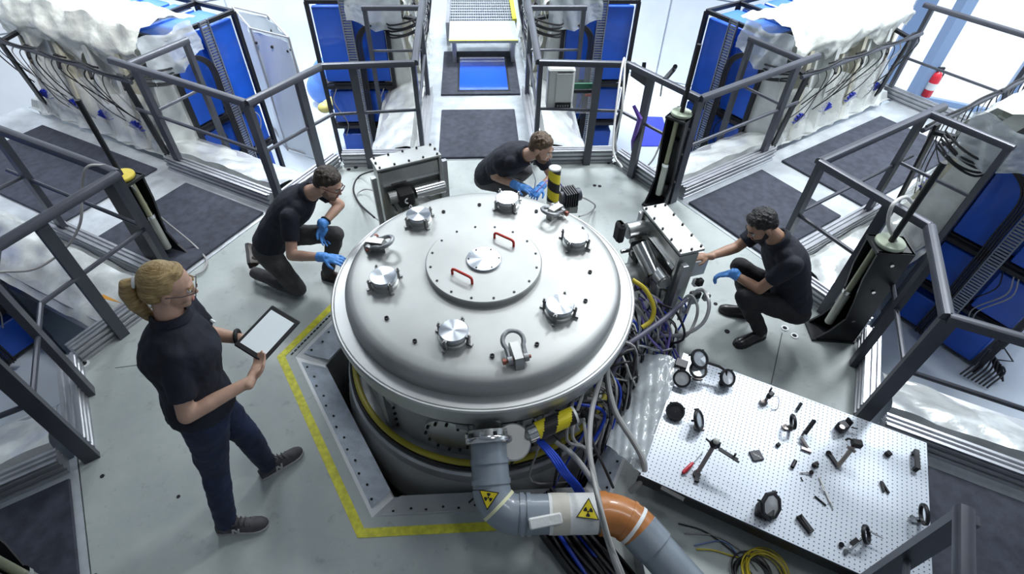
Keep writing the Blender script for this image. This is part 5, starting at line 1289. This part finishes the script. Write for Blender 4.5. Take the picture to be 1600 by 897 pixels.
build(MB().cyl(B(1271, 728, .012), B(1277, 724, .012), .013, n=14), 'barrel', RUB, cl_); build(MB().beam(B(1274, 726, .02), B(1278, 730, .03), .012, .01), 'tab', RUB, cl_, smooth=0)
kr = thing('knob_rod', 'thin rod with a black knob in the middle of the board', 'rod', B(1265, 738), GRP)
build(MB().cyl(B(1250, 739, .006), B(1266, 739, .008), .003, n=8), 'shaft', BR, kr); build(MB().cyl(B(1268, 738), B(1268, 738, .02), .012, n=14), 'knob', RUB, kr)
rod((1251, 746), (1255, 752), .0025, RFR, 'tiny screw below the knobbed rod', 'screw', 'screw')
wr = thing('marker_pen', 'long pale pen lying slantwise on the board', 'pen', B(1292, 768), GRP)
build(MB().cyl(B(1280, 746, .006), B(1297, 785, .006), .0052, n=10), 'barrel', mat('pale_pen', (.62, .62, .60), .4), wr); build(MB().cyl(B(1297, 785, .006), B(1302, 797, .004), .004, .002, n=10), 'tip', CGRY, wr); build(MB().beam(B(1283, 758, .013), B(1288, 768, .013), .006, .004), 'clip', POL, wr, smooth=0)
rod((1273, 775), (1291, 790), .0045, RFR, 'thin dark rod left of the pale pen')
cp = thing('spring_clip', 'small dark forked clip on the right of the board', 'clip', B(1382, 762), GRP)
build(MB().beam(B(1377, 752, .010), B(1381, 768, .006), .012, .012), 'jaw', RFR, cp, smooth=0); build(MB().beam(B(1378, 753, .010), B(1389, 771, .006), .010, .012), 'jaw', RFR, cp, smooth=0)
ring_mount(B(1425, 812), up(B(1433, 812), .06), .046, (.93, -.30, .22), None, 'thin black upright ring at the right edge of the board', post=POL, knobs=False)
# big round mirror in octagonal frame
om = ring_mount(B(1196, 800), up(B(1198, 798), .055), .062, (.35, -.62, .70), mat('matte_mirror', (.50, .50, .50), .25, .5), 'large grey round mirror in a black octagonal frame', square=True)
build(MB().rbox(up(B(1192, 802), .025), (.09, .07, .05), .008, Matrix.Rotation(-.5, 3, 'Z')), 'base', RUB, om, smooth=0)
lb = thing('black_bar', 'black grooved bar lying near the bottom edge of the board', 'bar', B(1257, 820), GRP)
build(MB().beam(B(1248, 806, .012), B(1268, 832, .012), .030, .024), 'bar', RUB, lb, smooth=0); build(MB().cyl(B(1252, 806, .02), B(1252, 806, .04), .006, n=8), 'screw', RUB, lb); build(MB().beam(B(1250, 805, .027), B(1266, 828, .027), .006, .006), 'groove_strip', RFR, lb, smooth=0)
rp = ring_mount(B(1328, 858), up(B(1345, 842), .05), .040, (.55, -.35, .55), None, 'black ring with steel pins near the bottom right of the board', post=POL, knobs=False, foot=False)
for k in range(4): p_ = up(B(1350+3*k, 836+2*k), .055); build(MB().cyl(p_, p_+V(.035, -.02, .0), .003, n=6), 'pin', POL, rp)
build(MB().beam(B(1330, 850, .03), B(1340, 843, .045), .022, .02), 'bracket', RUB, rp, smooth=0)
for i, (px, py) in enumerate(((1315, 851), (1322, 862))): build(MB().cyl(B(px, py), B(px, py, .016), .013, n=14).cyl(B(px, py, .016), B(px, py, .02), .008, n=12), 'thumb_knob', POL if i else RFR, label=['dark thumb knob left of the pinned ring', 'steel thumb knob below the pinned ring'][i], cat='knob', group=GRP)
# ================================================================ THINGS ON AND BEHIND THE RAILS
Mc = armM(90, -1)
cb = thing('control_box', 'white control box with a black keypad fixed to the centre rail', 'control box', Mc @ V(2.58, .78, .3))
build(MB(Mc).rbox((2.58, .80, .80), (.12, .26, .40), .015), 'housing', mat('box_cream', (.66, .68, .66), .45), cb, smooth=0)
build(MB(Mc).rbox((2.515, .83, .82), (.02, .17, .30), .008), 'front_cover', mat('box_cream', (0, 0, 0)), cb, smooth=0)
build(MB(Mc).box((2.505, .83, .635), (.02, .15, .07)), 'keypad', RUB, cb, smooth=0)
for k in range(5): build(MB(Mc).box((2.494, .78+.025*k, .645), (.006, .014, .02)), 'key', CGRY, cb, smooth=0)
ps = thing('acrylic_guard', 'clear acrylic guard with a green circuit strip beside the control box', 'guard', Mc @ V(2.56, 1.1, .3))
build(MB(Mc).box((2.57, 1.06, .78), (.012, .26, .50)), 'acrylic_sheet', PANE, ps, smooth=0); build(MB(Mc).box((2.56, 1.06, .82), (.02, .25, .05)), 'circuit_strip', mat('circuit_green', (.03, .16, .09), .5), ps, smooth=0)
build(MB(Mc).box((2.56, 1.06, .765), (.02, .25, .03)), 'dark_strip', RFR, ps, smooth=0)
build(MB(Mc).box((2.548, 1.10, .73), (.01, .10, .02)), 'red_label', mat('pale_red', (.55, .2, .18), .5), ps, smooth=0)
# dark bracket plate and clamp on the rail
bp_ = thing('bracket_plate', 'dark metal plate hanging under the rail beside the lifting jib', 'bracket', at(1000, 115, .95))
q0, q1 = at(988, 108, .98), at(1020, 130, .98)
build(MB().beam(q0, q1, .02, .13), 'plate', RFR, bp_, smooth=0); build(MB().beam(q0.lerp(q1, .5)+V(0, 0, .05), q0.lerp(q1, .5)+V(0, .02, .12), .03, .03), 'hanger', RFR, bp_, smooth=0)
rc = thing('rail_clamp', 'small dark screw clamp on the rail between jib and control box', 'clamp', at(1045, 110, 1.1))
build(MB().beam(at(1038, 125, 1.10), at(1053, 108, 1.12), .03, .035).cyl(at(1053, 108, 1.10), at(1055, 104, 1.19), .02, n=12), 'jaw', RFR, rc, smooth=0); build(MB().cyl(at(1036, 122, 1.08), at(1032, 150, .85), .008, n=8), 'spindle', CGRY, rc)
build(MB().tube([at(990, 165, .8), at(1000, 185, .7), at(994, 205, .55), at(989, 220, .4), at(988, 235, .25)], [.016, .024, .022, .02, .012], 10, smooth=0), 'cable', mat('purple_sleeve', (.13, .05, .40), .5), label='purple sleeved cable hanging below the rail', cat='cable')
# blue pad on the lower floor
build(MB().prism([(p.x, p.y) for p in (at(1003, 183, -1), at(1035, 184, -1), at(1048, 229, -1), at(998, 229, -1))], -.999, -.985), 'floor_pad', mat('blue_pad', (.03, .05, .72), .5), label='bright blue pad lying on the lower floor', cat='pad', smooth=0)
# white booth with clipped film sheets
A_, B_ = V(-2.71, 4.49, 0), V(-2.19, 4.19, 0); dv = V(-.50, .866, 0)*.85
bo = thing('film_booth', 'white booth of clear film on a thin frame beside the left rack', 'booth', (A_+B_)/2+dv/2+V(0, 0, -1))
zt = .67
cs = [A_, B_, B_+dv, A_+dv]
for i, c in enumerate(cs):
    n_ = cs[(i+1) % 4]
    build(MB().cyl(c+V(0, 0, -1), c+V(0, 0, zt), .012, n=8), 'pole', CGRY, bo)
    for z in (-.96, zt): build(MB().cyl(c+V(0, 0, z), n_+V(0, 0, z), .011, n=8), 'rail', CGRY, bo)
    def fs_(u, v, c=c, n_=n_): p = c.lerp(n_, u); return p+V(0, 0, zt-.04-(zt+.92)*v)+V(.02*math.sin(u*11+v*3), .02*math.sin(v*7+u*5), 0)
    build(MB().sheet(fs_, 10, 14, .004), 'film_sheet', mat('white_film', (.78, .84, .88), .3, alpha=.8, bump=.3, bscale=6), bo, smooth=60)
    if i < 2:
        for u_ in (.08, .5, .92):
            p = c.lerp(n_, u_)+V(0, 0, zt-.16); build(MB().ell(p-V(.5, .85, 0)*.02, .018, n=10, m=8), 'clip', RUB, bo)
# yellow and blue film bundles behind the rail
yb = MB()
for k in range(6): yb.ell(at(508+6*k, 168-2*(k % 3), -.35)+V(0, .05*k, 0), (.10, .09, .07))
remesh(build(yb, 'yellow_bag', mat('yellow_plastic', (.70, .62, .20), .4, bump=.5, bscale=12), label='crumpled yellow plastic bag behind the centre-left rail', cat='bag'), .015, 3, .5)
bbq = MB()
for k in range(7): bbq.ell(V(-2.45+.05*k, 5.9+.08*(k % 3), -.75+.08*(k % 4)), (.22, .2, .24))
remesh(build(bbq, 'blue_bag', mat('blue_film', (.10, .25, .70), .3, bump=.6, bscale=8, alpha=.9), label='crumpled blue film bundle on the lower floor behind the left rail', cat='bag'), .02, 3, .5)
# fire extinguisher on the window column
ex = thing('fire_extinguisher', 'red fire extinguisher hanging by the windows on the right', 'fire extinguisher', V(6.15, 4.25, -.25))
e0 = at(1446, 150, -.1)
build(MB().lathe([(0, 0), (.055, 0), (.06, .02), (.06, .27), (.045, .31), (.02, .33), (.02, .36), (0, .36)], e0, 24), 'cylinder', mat('extinguisher_red', (.65, .03, .05), .3), ex)
build(MB().lathe([(.061, .10), (.061, .19)], e0, 24), 'label_band', WHITE, ex); build(MB().box(e0+V(0, 0, .375), (.08, .03, .03)), 'valve', RUB, ex, smooth=0); build(MB().tube([e0+V(.02, 0, .36), e0+V(.075, 0, .30), e0+V(.07, 0, .1)], .009, 8), 'hose', RUB, ex)
build(MB().beam(e0+V(-.09, .09, -.9), e0+V(-.09, .09, 3.5), .15, .15), 'column', mat('window_frame_blue', (0, 0, 0)), kind='structure', smooth=0).name = 'trim_1'
# black cables on the white lower floor at the right edge, orange sticker at the left
lc = thing('floor_cables', 'thin black cables fanning over the white floor at the right edge', 'cables', at(1555, 545, -.99))
for k in range(8):
    build(MB().tube([at(1500+6*k, 585+3*k, -.97), at(1520+7*k, 570+2*k, -.90), at(1545+3*k, 545+4*k, -.85), at(1553+2*k, 575+3*k, -.97)], .008, 6, smooth=5), 'cable', CBLK, lc)
build(MB().tube([at(1550, 545, -.95), at(1560, 530, -.9), at(1583, 565, -.95), at(1555, 562, -.97)], .008, 6), 'cable', CBLK, lc)
st_ = [at(161, 460, .15), at(190, 474, .15), at(158, 466, .15)]
m = MB(); m.add(st_+[p+V(0, 0, .004) for p in st_], [(0, 2, 1), (3, 4, 5), (0, 1, 4, 3), (1, 2, 5, 4), (2, 0, 3, 5)]); build(m, 'orange_sticker', mat('orange_sticker', (.55, .25, .02), .5), label='small orange triangle lying on the wrapped beam behind the woman', cat='sticker', smooth=0)
